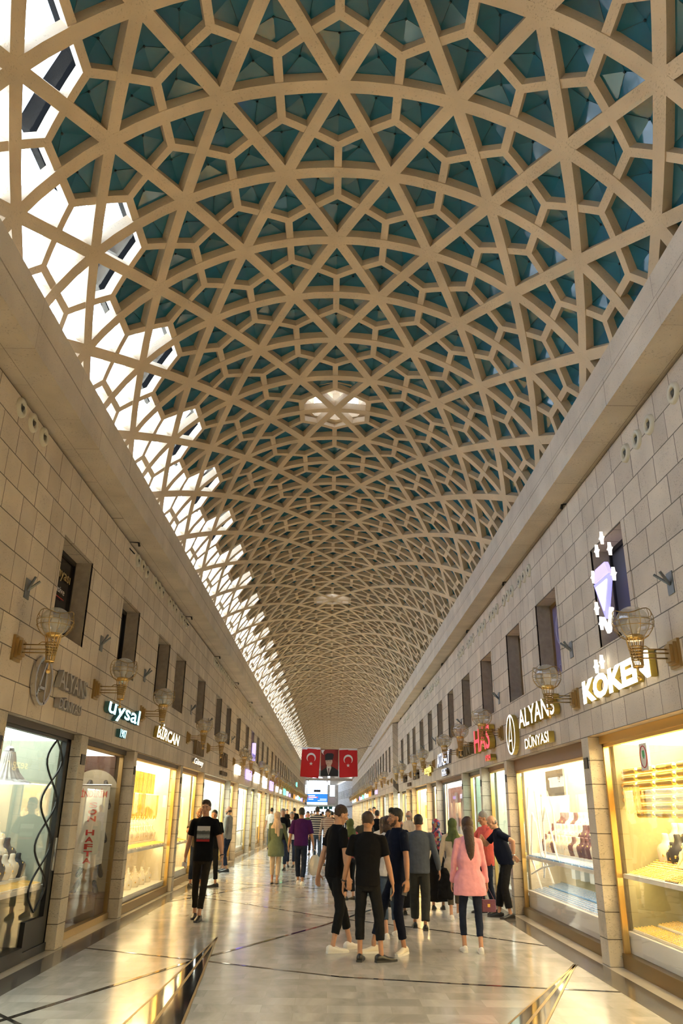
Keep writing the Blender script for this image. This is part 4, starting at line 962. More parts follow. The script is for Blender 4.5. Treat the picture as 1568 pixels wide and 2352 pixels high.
cloth_sheet(bx0, bx1, bz0, bz1, .6).build('banner_cloth', vor('red_portrait_backdrop', [(.16,.01,.01),(.28,.02,.02),(.22,.015,.012)], 1.2), t, True)
def flat(nm, pts, m_, yo): m = MB(); m.prism([(x, yo, z) for x, z in pts], (0,.006,0)); return m.build(nm, m_, t)
PSK = mat('portrait_skin', (.55,.38,.30), .7); PBK = mat('portrait_black', (.018,.018,.02), .7); PWH = mat('portrait_white', (.6,.58,.55), .7)
flat('printed_crescent', [(-.70,6.0),(-.66,5.82),(-.5,5.66),(-.56,5.8),(-.5,5.95),(-.42,6.02)], FW, -.05)
flat('printed_suit', [(bx0,4.17),(bx1,4.17),(bx1,4.55),(.3,4.75),(.05,4.86),(-.22,4.86),(-.45,4.68),(bx0,4.5)], PBK, -.055)
flat('printed_shirt', [(-.26,4.9),(.02,4.93),(.06,4.75),(-.14,4.22),(-.28,4.7)], PWH, -.062)
flat('printed_tie', [(-.17,4.72),(-.08,4.72),(-.10,4.35),(-.15,4.35)], mat('portrait_tie', (.10,.02,.03), .6), -.068)
flat('printed_neck', [(-.24,5.0),(.04,5.0),(.02,4.86),(-.2,4.84)], PSK, -.066)
flat('printed_face', [(-.36,5.34),(.12,5.34),(.14,5.15),(.06,4.95),(-.1,4.86),(-.24,4.88),(-.33,5.02),(-.37,5.18)], PSK, -.07)
flat('printed_hat', [(-.40,5.28),(.16,5.32),(.24,5.68),(.12,5.78),(-.26,5.78),(-.42,5.66)], PBK, -.078)
flat('printed_brow', [(-.33,5.24),(-.18,5.26),(-.18,5.235),(-.33,5.215)], PBK, -.078); flat('printed_brow', [(-.12,5.26),(.04,5.25),(.04,5.225),(-.12,5.235)], PBK, -.078); flat('printed_mouth', [(-.26,5.02),(-.12,5.03),(-.12,5.01),(-.26,5.0)], mat('portrait_mouth', (.2,.08,.07), .6), -.078)
m = MB(); m.tube([(-3.07,YF+.02,6.35),(-2.13,YF+.02,6.18),(-.7,YF+.02,6.07),(.6,YF+.02,6.05),(1.98,YF+.02,6.12),(3.07,YF+.02,6.35)], .012, 4); tag(m.build('flag_cable', MBLACK), 'thin cable across the vault carrying the flags', 'cable')
# ------------------------------------------------------------------ screen and entrance boards at the end wall
t = thing('led_screen', 'blue LED screen under the arched end window', 'screen', (cx, YE-.3, 2.98))
m = MB(); m.box(-1.9, 1.9, 0, .2, 0, 1.76); m.build('screen_case', MBLACK, t)
m = MB(); m.box(-1.86,1.86,-.01,0,.04,1.72); m.build('screen_picture', emit('screen_blue', (.02,.17,.62), 1.3), t)
m = MB(); m.box(-1.6,-.4,-.03,-.01,1.38,1.52); m.box(-1.5,-.1,-.03,-.01,1.10,1.22); m.box(-1.6,-.7,-.03,-.01,.78,.90); m.box(.5,1.7,-.03,-.01,.80,.92); m.box(.1,1.7,-.03,-.01,.56,.64); m.box(-1.86,1.86,-.03,-.01,.04,.34)
m.build('screen_lines', emit('screen_white', (.9,.97,1), 2.2), t)
m = MB(); m.box(-1.6,.1,-.02,-.01,1.04,1.28); m.build('screen_red_bar', emit('screen_red', (.75,.05,.08), 1.2), t)
m = MB(); m.box(-.65,.6,0,.1,0,.42); o = m.build('notice_board', MDWIN); o.location = (cx, YE+.1, 5.05); tag(o, 'grey board in the middle of the arched end window', 'board')
m = MB(); m.box(0,1.2,0,.1,0,1.1); o = m.build('warning_board', mat('pale_pink_board', (.55,.42,.38), .6)); o.location = (cx+2.0, YE-.15, 3.1); tag(o, 'pale board with a red mark right of the LED screen', 'board')
m = MB(); m.box(-3.2,3.2,0,.8,0,.22); o = m.build('entrance_canopy', mat('cream_canopy', (.6,.55,.42), .6)); o.location = (cx, YE-1.0, 2.62); tag(o, 'long cream canopy over the far entrance', 'canopy')
m = MB(); m.box(-3,.2,0,.1,0,2.3); o = m.build('entrance_glow', emit('far_daylight_panel', (.85,.92,1), .8)); o.location = (cx, YE+.1, .1); tag(o, 'bright glazed entrance under the far canopy', 'entrance')
m = MB()
for i in range(3): m.box(-.1+.85*i, .6+.85*i, 0, .1, 0, .5)
o = m.build('exit_board', mat('dark_green_board', (.01,.10,.07), .5)); o.location = (cx+.5, YE-.9, 2.12); tag(o, 'dark green notice boards under the far canopy', 'board')
# ------------------------------------------------------------------ people
SK = mat('skin_light', (.50,.27,.17), .55, var=.06, vs=20); SKT = mat('skin_tan', (.40,.20,.115), .55, var=.06, vs=20)
HB = mat('hair_black', (.010,.008,.007), .5, bump=.5, bs=120); HBR = mat('hair_brown', (.045,.020,.011), .5, bump=.5, bs=120); HG = mat('hair_grey', (.20,.19,.18), .6, bump=.5, bs=120)
EYEW = mat('eye_white', (.55,.52,.48), .3); EYEB = mat('eye_iris', (.015,.01,.008), .2); LIPS = mat('lips', (.36,.12,.09), .5); STUB = mat('beard_stubble', (.07,.04,.028), .8, bump=.5, bs=150)
C_BLK = cloth('black_cotton', (.006,.006,.007)); C_NAVY = cloth('navy_cotton', (.006,.009,.022)); C_PANT = cloth('black_denim', (.012,.012,.013)); C_JEAN = cloth('dark_blue_denim', (.018,.024,.045), var=.3); C_JEANL = cloth('mid_blue_denim', (.055,.08,.12), var=.3)
C_PURP = cloth('purple_cotton', (.055,.012,.085)); C_GREEN = cloth('sage_green_cloth', (.15,.19,.12)); C_CREAM = cloth('cream_cloth', (.58,.47,.36)); C_PINK = cloth('pink_cotton', (.80,.36,.42)); C_CORAL = cloth('coral_pique', (.62,.12,.10))
C_GREY = cloth('grey_brown_cotton', (.085,.07,.055)); C_GREYL = cloth('light_grey_shirt', (.24,.23,.21)); C_BLUEG = cloth('slate_grey_shirt', (.075,.09,.115)); C_WHITE = cloth('white_cotton', (.62,.60,.57)); C_DGREY = cloth('dark_grey_wool', (.035,.037,.035)); C_BEIGE = cloth('beige_linen', (.50,.42,.32))
C_OLV = cloth('olive_scarf', (.085,.11,.045)); C_SCARF = cloth('beige_scarf', (.58,.44,.32))
C_FLOR1 = vor('floral_scarf_cloth', [(.02,.02,.02),(.25,.05,.02),(.05,.10,.03),(.30,.18,.08),(.02,.02,.03),(.12,.03,.05)], 26); C_FLOR2 = vor('blue_floral_scarf_cloth', [(.02,.03,.16),(.35,.03,.05),(.10,.28,.35),(.4,.25,.15),(.02,.02,.06),(.25,.05,.12)], 22)
C_STR = stripes('striped_knit', [(0,(.012,.014,.03)),(.3,(.50,.47,.42)),(.5,(.02,.02,.035)),(.62,(.03,.03,.05)),(.8,(.45,.42,.38))], .15); C_STR2 = stripes('striped_cream_knit', [(0,(.45,.36,.28)),(.6,(.18,.08,.07))], .06)
C_PLAID = vor('plaid_shirt', [(.25,.28,.45),(.5,.5,.55),(.3,.2,.3)], 20)
SH_W = mat('white_sneaker', (.74,.71,.67), .5); SH_B = mat('black_shoe', (.012,.012,.012), .4); SH_SOLE = mat('white_sole', (.72,.70,.66), .6); SH_SOLEB = mat('dark_sole', (.03,.03,.03), .6)
def V(*a): return Vector(a)
def ik(a, c, l1, l2, pole):
    d = c-a; L = min(d.length, (l1+l2)*.999); dr = d.normalized(); p = pole-dr*pole.dot(dr); p.normalize()
    q = (l1*l1-l2*l2+L*L)/(2*L); h = math.sqrt(max(0, l1*l1-q*q)); return a+dr*q+p*h, a+dr*L
def finish(o, vox, sm=3, disp=0, dsz=.12):
    r = o.modifiers.new('Remesh', 'REMESH'); r.mode = 'VOXEL'; r.voxel_size = vox; r.use_smooth_shade = True
    m = o.modifiers.new('Smooth', 'SMOOTH'); m.factor = .5; m.iterations = sm
    if disp:
        tx = bpy.data.textures.get('folds%g' % dsz) or bpy.data.textures.new('folds%g' % dsz, 'CLOUDS'); tx.noise_scale = dsz; tx.noise_depth = 2
        d = o.modifiers.new('Folds', 'DISPLACE'); d.texture = tx; d.strength = disp; d.mid_level = .5; d.texture_coords = 'LOCAL'
    return o
def hand(mb, wr, d, n, side_th, curl=.35, s=1.0):
    # wr wrist, d along the hand, n palm normal, thumb on +t side
    d = d.normalized(); n = (n-d*n.dot(d)).normalized(); t = d.cross(n).normalized()
    if t.dot(side_th) < 0: t = -t
    rs = []
    for u, w_, h_ in ((-.015,.026,.018),(.01,.030,.016),(.04,.038,.015),(.075,.041,.013),(.092,.038,.011)):
        c = wr+d*u*s; rs.append([c+t*(w_*s*math.cos(q))+n*(h_*s*math.sin(q)) for q in [2*PI*k/12 for k in range(12)]])
    mb.rings(rs, True)
    for i, (off, ln) in enumerate(((.030,.070),(.010,.078),(-.011,.073),(-.030,.058))):
        p = wr+d*.085*s+t*off*s; dd = d+t*off*1.2; dd.normalize(); seg = ln*s*.42
        for k in range(3):
            a_ = curl*(.5+.6*k)*(1+.08*i); di = (dd*math.cos(a_)+n*math.sin(a_)).normalized(); q = p+di*seg*(1, .75, .6)[k]
            mb.cap(p, q, .0098*s, .0090*s, 8); p = q
    p = wr+d*.018*s+t*.026*s; q = p+(d*.75+t*.75+n*.35).normalized()*.042*s; r_ = q+(d*1.0+t*.15+n*.5).normalized()*.032*s
    mb.cap(p-t*.008*s, q, .014*s, .0115*s, 8); mb.cap(q, r_, .011*s, .009*s, 8)
    return t
PN = [0]
def person(label, x, y, hd, H, skin=SK, top=C_BLK, sleeve='short', hem=.86, flare=1.0, bottom=C_PANT, fit=1.0, hemleg=.10, shoe=SH_B, sole=SH_SOLEB, hair='short', hairm=HB, beard=None, lean=0, side=0, twist=0, head=(0,0), feet=None, hands=None, belly=0.0, shw=1.0, vox=.009, face=False, skirt=None, scarf=None, collar=None, group=None, female=False, poles=None, hdir=None, curl=(.35,.35), lift=(0,0)):
    k = H/1.75; t = thing('person', label, 'person', (x, y, 0), rad(hd), group)
    feet = feet or ((.10,.0,8), (-.10,.0,-8)); hands = hands or ((.275,.05,.88), (-.275,.05,.88)); poles = poles or ((.3,-1,0), (-.3,-1,0)); hdir = hdir or (None, None)
    Rl = Matrix.Rotation(-rad(lean), 3, 'X') @ Matrix.Rotation(rad(side), 3, 'Y'); Rt = Matrix.Rotation(rad(twist), 3, 'Z')
    P0 = V(0,0,.95)
    def T(p):
        p = Vector(p); f_ = min(1, max(0, (p.z-.90)/.25)) 
        if f_ <= 0: return p
        q = P0+(Rl @ (Rt @ (p-P0))); return p.lerp(q, f_)
    Rh = Matrix.Rotation(rad(head[0]), 3, 'Z') @ Matrix.Rotation(-rad(head[1]), 3, 'X'); NB = V(0,.01,1.53)
    HC = V(0,.02,1.633)
    def Hd(p): return T(NB+(Rh @ (HC+Vector(p)-NB)))
    def sc(mb): mb.v = [(v[0]*k, v[1]*k, v[2]*k) for v in mb.v]; return mb
    # skeleton
    sh = [T(V(s*.172*shw, 0, 1.418)) for s in (1,-1)]
    arms = []
    for i, s in enumerate((1,-1)):
        el, wr = ik(sh[i], V(*hands[i]), .285, .255, V(*poles[i])); arms.append((sh[i], el, wr))
    legs = []
    for i, s in enumerate((1,-1)):
        fx, fy, fa = feet[i]; hp = V(s*.088, 0, .915); kn, an = ik(hp, V(fx, fy, .095+lift[i]), .43, .405, V(.15*s, 1, 0)); legs.append((hp, kn, an, fa))
    body = MB()
    # head as one closed surface with brow, nose, lips, chin and ears
    for c, r in (((0,-.010,.022),(.074,.092,.096)), ((0,.018,-.035),(.058,.066,.075)), ((0,.040,-.070),(.040,.038,.034)), ((0,.055,-.098),(.020,.020,.016)), ((0,.068,.030),(.046,.016,.014)), ((.045,.050,-.022),(.020,.022,.022)), ((-.045,.050,-.022),(.020,.022,.022)), ((0,.078,-.066),(.022,.012,.010)),
                 ((.076,-.008,-.012),(.009,.018,.031)), ((-.076,-.008,-.012),(.009,.018,.031)), ((0,-.055,-.02),(.055,.045,.06))):
        m = MB(); m.ball(c, r, 14); m.xf(Hd); body.add(m.v, m.f)
    m = MB(); m.cap((0,.083,.012), (0,.104,-.026), .008, .0135, 8); m.ball((.011,.093,-.030), .009, 6); m.ball((-.011,.093,-.030), .009, 6); m.xf(Hd); body.add(m.v, m.f)
    body.cap(T(V(0,-.005,1.44)), Hd((0,-.018,-.06)), .058*(.85 if female else 1), .052*(.85 if female else 1), 12)
    m = MB(); b_ = belly
    m.ell([((0,0,.88),.13,.09),((0,0,.98),.135,.095),((0,.02*b_,1.10),.125,.085+.03*b_),((0,0,1.28),.145,.095),((0,0,1.38),.135*shw,.085),((0,0,1.44),.09,.065),((0,0,1.47),.055,.055)], 14); m.xf(T); body.add(m.v, m.f)
    thin = .86 if female else 1.0
    for i, s in enumerate((1,-1)):
        a, e, w_ = arms[i]
        body.cap(a, e, .046*thin, .038*thin, 10); body.cap(e, e.lerp(w_, .3), .039*thin, .040*thin, 10); body.cap(e.lerp(w_, .3), w_, .040*thin, .026*thin, 10)
        d = Vector(hdir[i][0]) if hdir[i] else (w_-e).normalized()*.6+V(0,.05,-.6); n = Vector(hdir[i][1]) if hdir[i] else V(-s,0,0)
        hand(body, w_+(d.normalized())*.012, d, n, V(0,1,.0) if not (hdir[i] and len(hdir[i]) > 2) else Vector(hdir[i][2]), curl[i], .95*thin if female else 1.0)
        hp, kn, an, fa = legs[i]
        body.cap(V(s*.07,0,.92), kn, .060, .038, 10); body.cap(kn, kn.lerp(an, .4), .038, .036, 10); body.cap(kn.lerp(an, .4), an, .036, .031, 10); body.cap(an, an-V(0,0,.05), .034, .03, 8)
    o = sc(body).build('body', skin, t, True); finish(o, vox, 2)
    # shirt
    m = MB(); f_ = flare; wv = .03 if female else 0; hz = .16 if female else .150
    rs = []
    if hem < .8: rs += [((0,0,hem), hz*1.12*f_, .125*f_), ((0,0,(hem+.9)/2), hz*1.12*f_, .128*f_)]
    else: rs += [((0,0,hem), hz*1.04*f_, .116*f_+.015*b_)]
    rs += [((0,.015*b_,.94), hz*1.04*f_, .118*f_+.03*b_), ((0,.025*b_,1.06), (.150-wv)*f_+.012*b_, .108*f_+.05*b_), ((0,.015*b_,1.18), (.158-wv*.7)*f_+.008*b_, .112*f_+.03*b_), ((0,0,1.30), .168*shw, .117), ((0,-.004,1.38), .165*shw, .105), ((0,-.006,1.43), .135*shw, .090), ((0,-.006,1.47), .098, .076), ((0,-.002,1.505), .064, .062)]
    m.ell(rs, 18, power=.9)
    for i, s in enumerate((1,-1)):   # shoulder caps keep the slope
        m.cap((s*.06,-.006,1.452), (s*.158*shw,0,1.408), .048, .058, 10)
    m.xf(T)
    for i in range(2):
        a, e, w_ = arms[i]; q = thin
        if sleeve == 'short': m.ball(a, .060*q, 12); m.tube([a, a.lerp(e, .72)], [.060*q, .063*q], 12)
        elif sleeve == 'half': m.ball(a, .064*q, 12); m.tube([a, a.lerp(e, .95)], [.064*q, .074*q], 12)
        else: m.cap(a, e, .062*q, .054*q, 12); m.cap(e, e.lerp(w_, .93 if sleeve == 'long' else .6), .054*q, .043*q, 12)
    if collar: m.xf(lambda v: v)
    o = sc(m).build('shirt' if not skirt else 'dress_bodice', top, t, True); finish(o, max(vox, .010), 4, .018, .13)
    if collar:
        c_ = MB(); rs = []
        for z, r_ in ((1.465,.068),(1.50,.060),(1.512,.062),(1.495,.072),(1.468,.082)): rs.append([T(V(r_*math.cos(q), -.002+r_*math.sin(q)*1.0+.012*(math.sin(q) > .2)*0, z-(.018 if math.sin(q) > .6 else 0))) for q in [2*PI*j/20 for j in range(20)]])
        c_.rings(rs, False); sc(c_).build('collar', top, t, True)
    # trousers or skirt
    if skirt is not None:
        m = MB(); m.ell([((0,0,skirt),.25,.22),((0,.02,skirt+.25),.22,.19),((0,0,.75),.185,.15),((0,0,.95),.16,.12),((0,0,1.0),.15,.11)], 22); o = sc(m).build('skirt', bottom, t, True); finish(o, max(vox, .012), 4, .05, .22)
    else:
        m = MB(); m.ell([((0,0,.80),.10,.085),((0,-.005,.86),.150*min(1.05, .94+.06*fit),.112),((0,0,.95),.150,.108),((0,.01*b_,1.02),.140,.100+.03*b_)], 16)
        for i, s in enumerate((1,-1)):
            hp, kn, an, fa = legs[i]
            m.cap(V(s*.078,0,.87), kn, .082*(.6+.4*fit), .064*fit, 12); an2 = kn.lerp(an, 1-(hemleg-.02)/.40); m.cap(kn, kn.lerp(an2, .4), .064*fit, .062*fit, 12); m.tube([kn.lerp(an2, .38), an2], [.062*fit, .055*fit], 12)
        o = sc(m).build('trousers', bottom, t, True); finish(o, max(vox, .009), 3, .016, .08)
    # shoes
    for i, s in enumerate((1,-1)):
        hp, kn, an, fa = legs[i]; m = MB(); shoe_mesh(m, 1.06 if not female else .95); so = MB(); pts = []
        for y_, hw in ((-.078,.02),(-.07,.034),(-.02,.036),(.05,.040),(.11,.045),(.16,.040),(.198,.020)): pts.append((hw, y_))
        ring = [(a_, b__) for a_, b__ in pts]+[(-a_, b__) for a_, b__ in pts[::-1]]; z_ = .95 if female else 1.06
        so.prism([(a_*z_*1.04, b__*z_*1.03, 0) for a_, b__ in ring], (0,0,.024))
        lf = lift[i]; pit_ = rad(-28) if lf > .03 else 0
        Rf = Matrix.Rotation(rad(fa), 3, 'Z') @ Matrix.Rotation(pit_, 3, 'X')
        for q, nm, mm in ((m, 'shoe', shoe), (so, 'shoe_sole', sole)):
            q.xf(lambda v: V(an.x, an.y, lf+(.06 if pit_ else .0)) + Rf @ (v+V(0,.0,.004 if nm == 'shoe' else 0)))
        so_ = sc(m).build('shoe', shoe, t, True); sc(so).build('shoe_sole', sole, so_)
        if vox < .0085 and shoe is SH_W:
            lc = MB()
            for j in range(4): lc.tube([Rf @ V(-.022,.03+.022*j,.078-.009*j)+V(an.x,an.y,lf), Rf @ V(.022,.03+.022*j,.078-.009*j)+V(an.x,an.y,lf)], .004, 4)
            sc(lc).build('laces', SH_SOLE, so_)
    # hair or scarf
    m = MB()
    if hair in ('short', 'fade', 'quiff'):
        m.ball((0,-.024,.046), (.081,.097,.088), 16); m.ball((0,-.045,.0 if hair != 'fade' else .01), (.073,.064,.070), 14)
        if hair == 'quiff': m.ball((0,.040,.108), (.055,.045,.030), 12); m.ball((.025,.055,.085), (.04,.03,.02), 10)
    elif hair == 'long':
        m.ball((0,-.022,.040), (.088,.100,.096), 16); m.ball((0,-.05,-.03), (.088,.066,.10), 14)
        for z0_, z1_, r0, r1 in ((-.06,-.24,.080,.070),(-.24,-.40,.070,.052),(-.40,-.54,.052,.034),(-.54,-.66,.034,.012)): m.cap((.01*(z0_ < -.1),-.075-.07*(z0_ < -.2),z0_), (.012,-.145,z1_), r0, r1, 12)
        m.v = [(v[0], v[1]*(1 if v[2] > -.12 else .85), v[2]) for v in m.v]
    elif hair == 'bob': m.ball((0,-.022,.040), (.090,.102,.096), 16); m.ball((0,-.045,-.04), (.090,.070,.11), 14)
    elif hair == 'bald': m.ball((0,-.034,-.016), (.0770,.074,.044), 16)
    if m.v and hair != 'scarf':
        m.xf(Hd); o = sc(m).build('hair', hairm, t, True); finish(o, max(vox, .008), 2, .008, .02)
    if hair == 'scarf':
        m = MB(); m.ball((0,-.020,.026), (.092,.108,.108), 16); m.ball((0,-.02,-.06), (.085,.085,.10), 14); m.xf(Hd)
        q = MB(); q.cap((0,-.01,1.54), (0,-.01,1.44), .085, .125, 14); q.ell([((0,-.02,1.34),.17,.115),((0,-.02,1.40),.165,.11),((0,-.01,1.47),.11,.09),((0,0,1.52),.08,.08)], 14); q.cap((.03,-.115,1.50), (.045,-.13,1.17), .05, .035, 10); q.cap((-.01,-.12,1.47), (-.02,-.135,1.24), .04, .03, 10)
        q.xf(T); m.add(q.v, q.f); o = sc(m).build('headscarf', scarf, t, True); finish(o, max(vox, .009), 3, .014, .07)
    if beard:
        m = MB(); m.ball((0,.030,-.068), (.052,.045,.045), 14); m.ball((0,.055,-.098), (.026,.022,.018), 10); m.ball((.052,.015,-.05), (.012,.022,.035), 8); m.ball((-.052,.015,-.05), (.012,.022,.035), 8); m.ball((0,.088,-.052), (.022,.006,.005), 8)
        m.xf(Hd); o = sc(m).build('beard', beard, t, True); finish(o, max(vox, .007), 2)
    if face:
        for s in (1,-1):
            m = MB(); m.ball((s*.030,.0735,.006), (.0105,.010,.0048), 10); m.xf(Hd); e = sc(m).build('eye', EYEW, t, True)
            m = MB(); m.ball((s*.030,.0825,.006), (.0050,.003,.0046), 8); m.xf(Hd); sc(m).build('iris', EYEB, e, True)
            m = MB(); m.tube([(s*.012,.088,.024),(s*.030,.087,.031),(s*.049,.074,.026)], .0042, 5); m.xf(Hd); sc(m).build('eyebrow', hairm, t, True)
        m = MB(); m.ball((0,.087,-.066), (.021,.006,.0045), 10); m.xf(Hd); sc(m).build('lips', LIPS, t, True)
    t['k'] = k
    def world(p): p = Vector(p)*k; c, s_ = math.cos(rad(hd)), math.sin(rad(hd)); return V(x+p.x*c-p.y*s_, y+p.x*s_+p.y*c, p.z)
    return t, dict(w=world, arms=arms, k=k, T=T, sc=sc)
def phone(a, i, off=(0,0,-.09), label='', rz=0, m_=None):
    p = a['w'](a['arms'][i][2]+Vector(off)); q = MB(); q.bev(-.006,.006,-.036,.036,-.07,.07,.004); o = q.build('phone', m_ or mat('phone_shell', (.10,.10,.11), .2)); o.location = p; o.rotation_euler = (rad(15), 0, rad(rz)); tag(o, label, 'phone')
    q = MB(); q.box(.006,.0068,-.032,.032,-.062,.062); q.build('phone_screen', MDWIN, o); return o
def watch(a, i, t, m_=MBLACK):
    s_, e, w_ = a['arms'][i]; d = (w_-e).normalized(); c = w_-d*.02; q = MB(); _, u, v = q.frame(d)
    q.tube([c+.032*(math.cos(z)*u+math.sin(z)*v) for z in [2*PI*j/14 for j in range(14)]], .009, 5, True); a['sc'](q).build('wristwatch', m_, t, True)
NV = .0072
# the three men talking in the middle
tA, A = person('man in black T-shirt and white sneakers, leftmost of the talking trio', .08, 11.62, -62, 1.81, skin=SK, top=C_BLK, bottom=C_PANT, shoe=SH_W, sole=SH_SOLE, hair='fade', hairm=HBR, hands=((.27,.06,.87), (-.25,-.12,.87)), feet=((.13,-.08,-8), (-.05,.27,14)), head=(-8,14), lean=4, vox=NV, face=True, hemleg=.14, fit=1.0)
tB, B = person('man in black polo seen from behind, phone in right hand, middle of the trio', .50, 10.86, -6, 1.72, skin=SKT, top=C_BLK, bottom=C_PANT, shoe=SH_B, hair='fade', hairm=HBR, hands=((.33,.03,.86), (-.33,.06,.86)), feet=((.17,.0,-62), (-.10,.02,-4)), head=(-10,6), vox=NV, hemleg=.16, fit=1.05, collar=True, flare=1.05, shw=1.1, curl=(.6,.4))
watch(B, 1, tB); phone(B, 0, (-.02,.03,-.13), 'dark phone in the right hand of the man seen from behind in the trio', 10)
tC, C = person('bearded man in navy polo with cream sneakers, facing left, rightmost of the talking trio', .93, 11.52, 118, 1.77, skin=SKT, top=C_NAVY, bottom=cloth('navy_trousers', (.007,.009,.02)), shoe=mat('cream_sneaker', (.68,.62,.50), .5), sole=SH_SOLE, hair='quiff', hairm=HB, beard=STUB, hands=((.16,.32,1.12), (-.31,.04,.86)), poles=((.8,-1,-.2), (-.3,-1,0)), feet=((.14,.30,-14), (-.11,-.02,30)), head=(-14,2), vox=NV, face=True, hemleg=.10, fit=.98, collar=True, curl=(.8,.5), hdir=(((-.3,1,.15), (-.7,-.1,-.5), (0,0,1)), None))
phone(C, 1, (.02,.02,-.13), 'grey phone in the left hand of the bearded man in navy', 100)
# walking youth
tW, Wk = person('young man walking toward the camera in black T-shirt with square photo print', -2.18, 14.6, 180, 1.88, skin=SK, top=C_BLK, bottom=cloth('dark_brown_denim', (.022,.018,.013)), shoe=SH_B, hair='quiff', hairm=HBR, hands=((.30,-.10,.88), (-.33,.12,.90)), feet=((.09,-.15,4), (-.03,.17,-4)), head=(-3,4), vox=NV, face=True, fit=.86, hemleg=.09, hem=.84, sleeve='short', flare=1.05)
watch(Wk, 1, tW)
m = MB(); nx = 10
for kk in range(nx+1):
    for i in range(nx+1):
        u = -.105+.21*i/nx; v_ = 1.13+.23*kk/nx; m.v.append((u, .121-(u*u)*1.2-(0 if v_ < 1.3 else (v_-1.3)*.10)+.004, v_))
for kk in range(nx):
    for i in range(nx): a_ = kk*(nx+1)+i; m.f.append((a_, a_+1, a_+nx+2, a_+nx+1)); m.m.append(0)
m.v = [(v_[0], v_[1]+.006, v_[2]) for v_ in m.v]
mp_, nt_, b_, N_, L_ = nodes('shirt_photo_print'); tc_ = N_.new('ShaderNodeTexCoord'); sx_ = N_.new('ShaderNodeSeparateXYZ'); L_.new(tc_.outputs['Object'], sx_.inputs[0]); rp_ = N_.new('ShaderNodeValToRGB'); rp_.color_ramp.interpolation = 'LINEAR'
mr_ = N_.new('ShaderNodeMapRange'); mr_.inputs[1].default_value = 1.13*1.074; mr_.inputs[2].default_value = 1.36*1.074; L_.new(sx_.outputs[2], mr_.inputs[0])
ns_ = N_.new('ShaderNodeTexNoise'); ns_.inputs['Scale'].default_value = 60; L_.new(tc_.outputs['Object'], ns_.inputs['Vector'])
L_.new(math_(N_, L_, 'ADD', mr_.outputs[0], math_(N_, L_, 'MULTIPLY', math_(N_, L_, 'SUBTRACT', ns_.outputs['Fac'], .5), .12)), rp_.inputs[0])
e_ = rp_.color_ramp.elements
for _ in range(6): e_.new(.5)
for i, (p_, c_) in enumerate([(0,(.30,.01,.01)),(.14,(.30,.01,.01)),(.16,(.02,.02,.02)),(.28,(.28,.30,.31)),(.42,(.20,.22,.22)),(.52,(.06,.065,.06)),(.68,(.09,.10,.09)),(.72,(.45,.45,.45))]): e_[i].position = p_; e_[i].color = (*c_, 1)
L_.new(rp_.outputs[0], b_.inputs['Base Color']); b_.inputs['Roughness'].default_value = .8
Wk['sc'](m).build('photo_print', mp_, tW, True)
p = Wk['w'](Wk['arms'][0][2]+V(.0,.03,-.12)); q = MB(); q.box(-.04,.04,-.004,.004,-.03,.04); o = q.build('paper_slip', mat('white_paper', (.7,.7,.7), .6)); o.location = p; tag(o, 'small white paper slip in the right hand of the walking young man', 'paper')
# woman in pink and others to the right
tP, Pk = person('woman in loose pink shirt and dark leggings with long brown hair, seen from behind', 1.93, 11.62, 0, 1.67, skin=SK, top=C_PINK, sleeve='long', hem=.72, flare=1.30, bottom=C_JEAN, fit=.86, hemleg=.13, shoe=SH_W, sole=SH_SOLE, hair='long', hairm=HBR, hands=((.255,.05,.88), (-.25,.06,.88)), feet=((.11,-.06,-4), (-.10,.06,4)), vox=NV, female=True, lift=(0,.0), shw=.92)
t = thing('clutch_bag', 'small mauve quilted clutch bag on a strap beside the leg of the woman in pink', 'bag', (2.20, 11.78, .47)); m = MB(); m.bev(-.10,.10,-.03,.03,0,.15,.015); m.build('bag_body', mat('mauve_leather', (.16,.05,.10), .4, bump=.4, bs=60), t); m = MB(); m.box(-.018,.018,-.034,-.03,.06,.10); m.build('clasp', MGOLD, t); m = MB(); m.tube([(-.08,0,.15),(-.02,0,.36),(.08,0,.15)], .005, 4); m.build('strap', mat('mauve_strap', (.14,.05,.09), .4), t)
person('woman in white T-shirt and blue jeans half hidden behind the man in the navy polo', .90, 13.0, 10, 1.66, top=C_WHITE, bottom=C_JEANL, fit=.95, shoe=SH_W, sole=SH_SOLE, hair='bob', hairm=HBR, female=True, feet=((.13,.0,-4), (-.09,-.28,4)), vox=.009, hemleg=.15, flare=1.1, lift=(0,0))
tG, Gs = person('stocky man in slate grey long sleeved shirt and dark trousers walking away', 1.47, 13.72, -6, 1.69, skin=SKT, top=C_BLUEG, sleeve='long', hem=.84, flare=1.14, bottom=C_DGREY, fit=1.25, hemleg=.06, hair='short', hairm=HB, hands=((.33,.02,.90), (-.33,.04,.90)), feet=((.08,-.08,0), (-.09,.22,4)), belly=.6, shw=1.12, vox=.009, head=(0,4))
person('woman in dark floral headscarf and long black dress beside the man in slate grey', 1.30, 15.6, 4, 1.60, top=C_BLK, sleeve='long', bottom=C_BLK, skirt=.14, hair='scarf', scarf=C_FLOR1, female=True, vox=.011)
person('woman in blue and red floral headscarf and long black dress', 2.12, 16.5, -6, 1.61, top=C_BLK, sleeve='long', bottom=C_BLK, skirt=.16, hair='scarf', scarf=C_FLOR2, female=True, vox=.011)
person('woman in olive headscarf and long beige shirt, walking away', 2.25, 15.2, 6, 1.63, top=C_BEIGE, sleeve='long', hem=.62, flare=1.15, bottom=C_GREY, hair='scarf', scarf=C_OLV, female=True, shoe=SH_W, sole=SH_SOLE, vox=.010, fit=1.05, hemleg=.16, feet=((.08,.1,0), (-.12,-.16,4)))
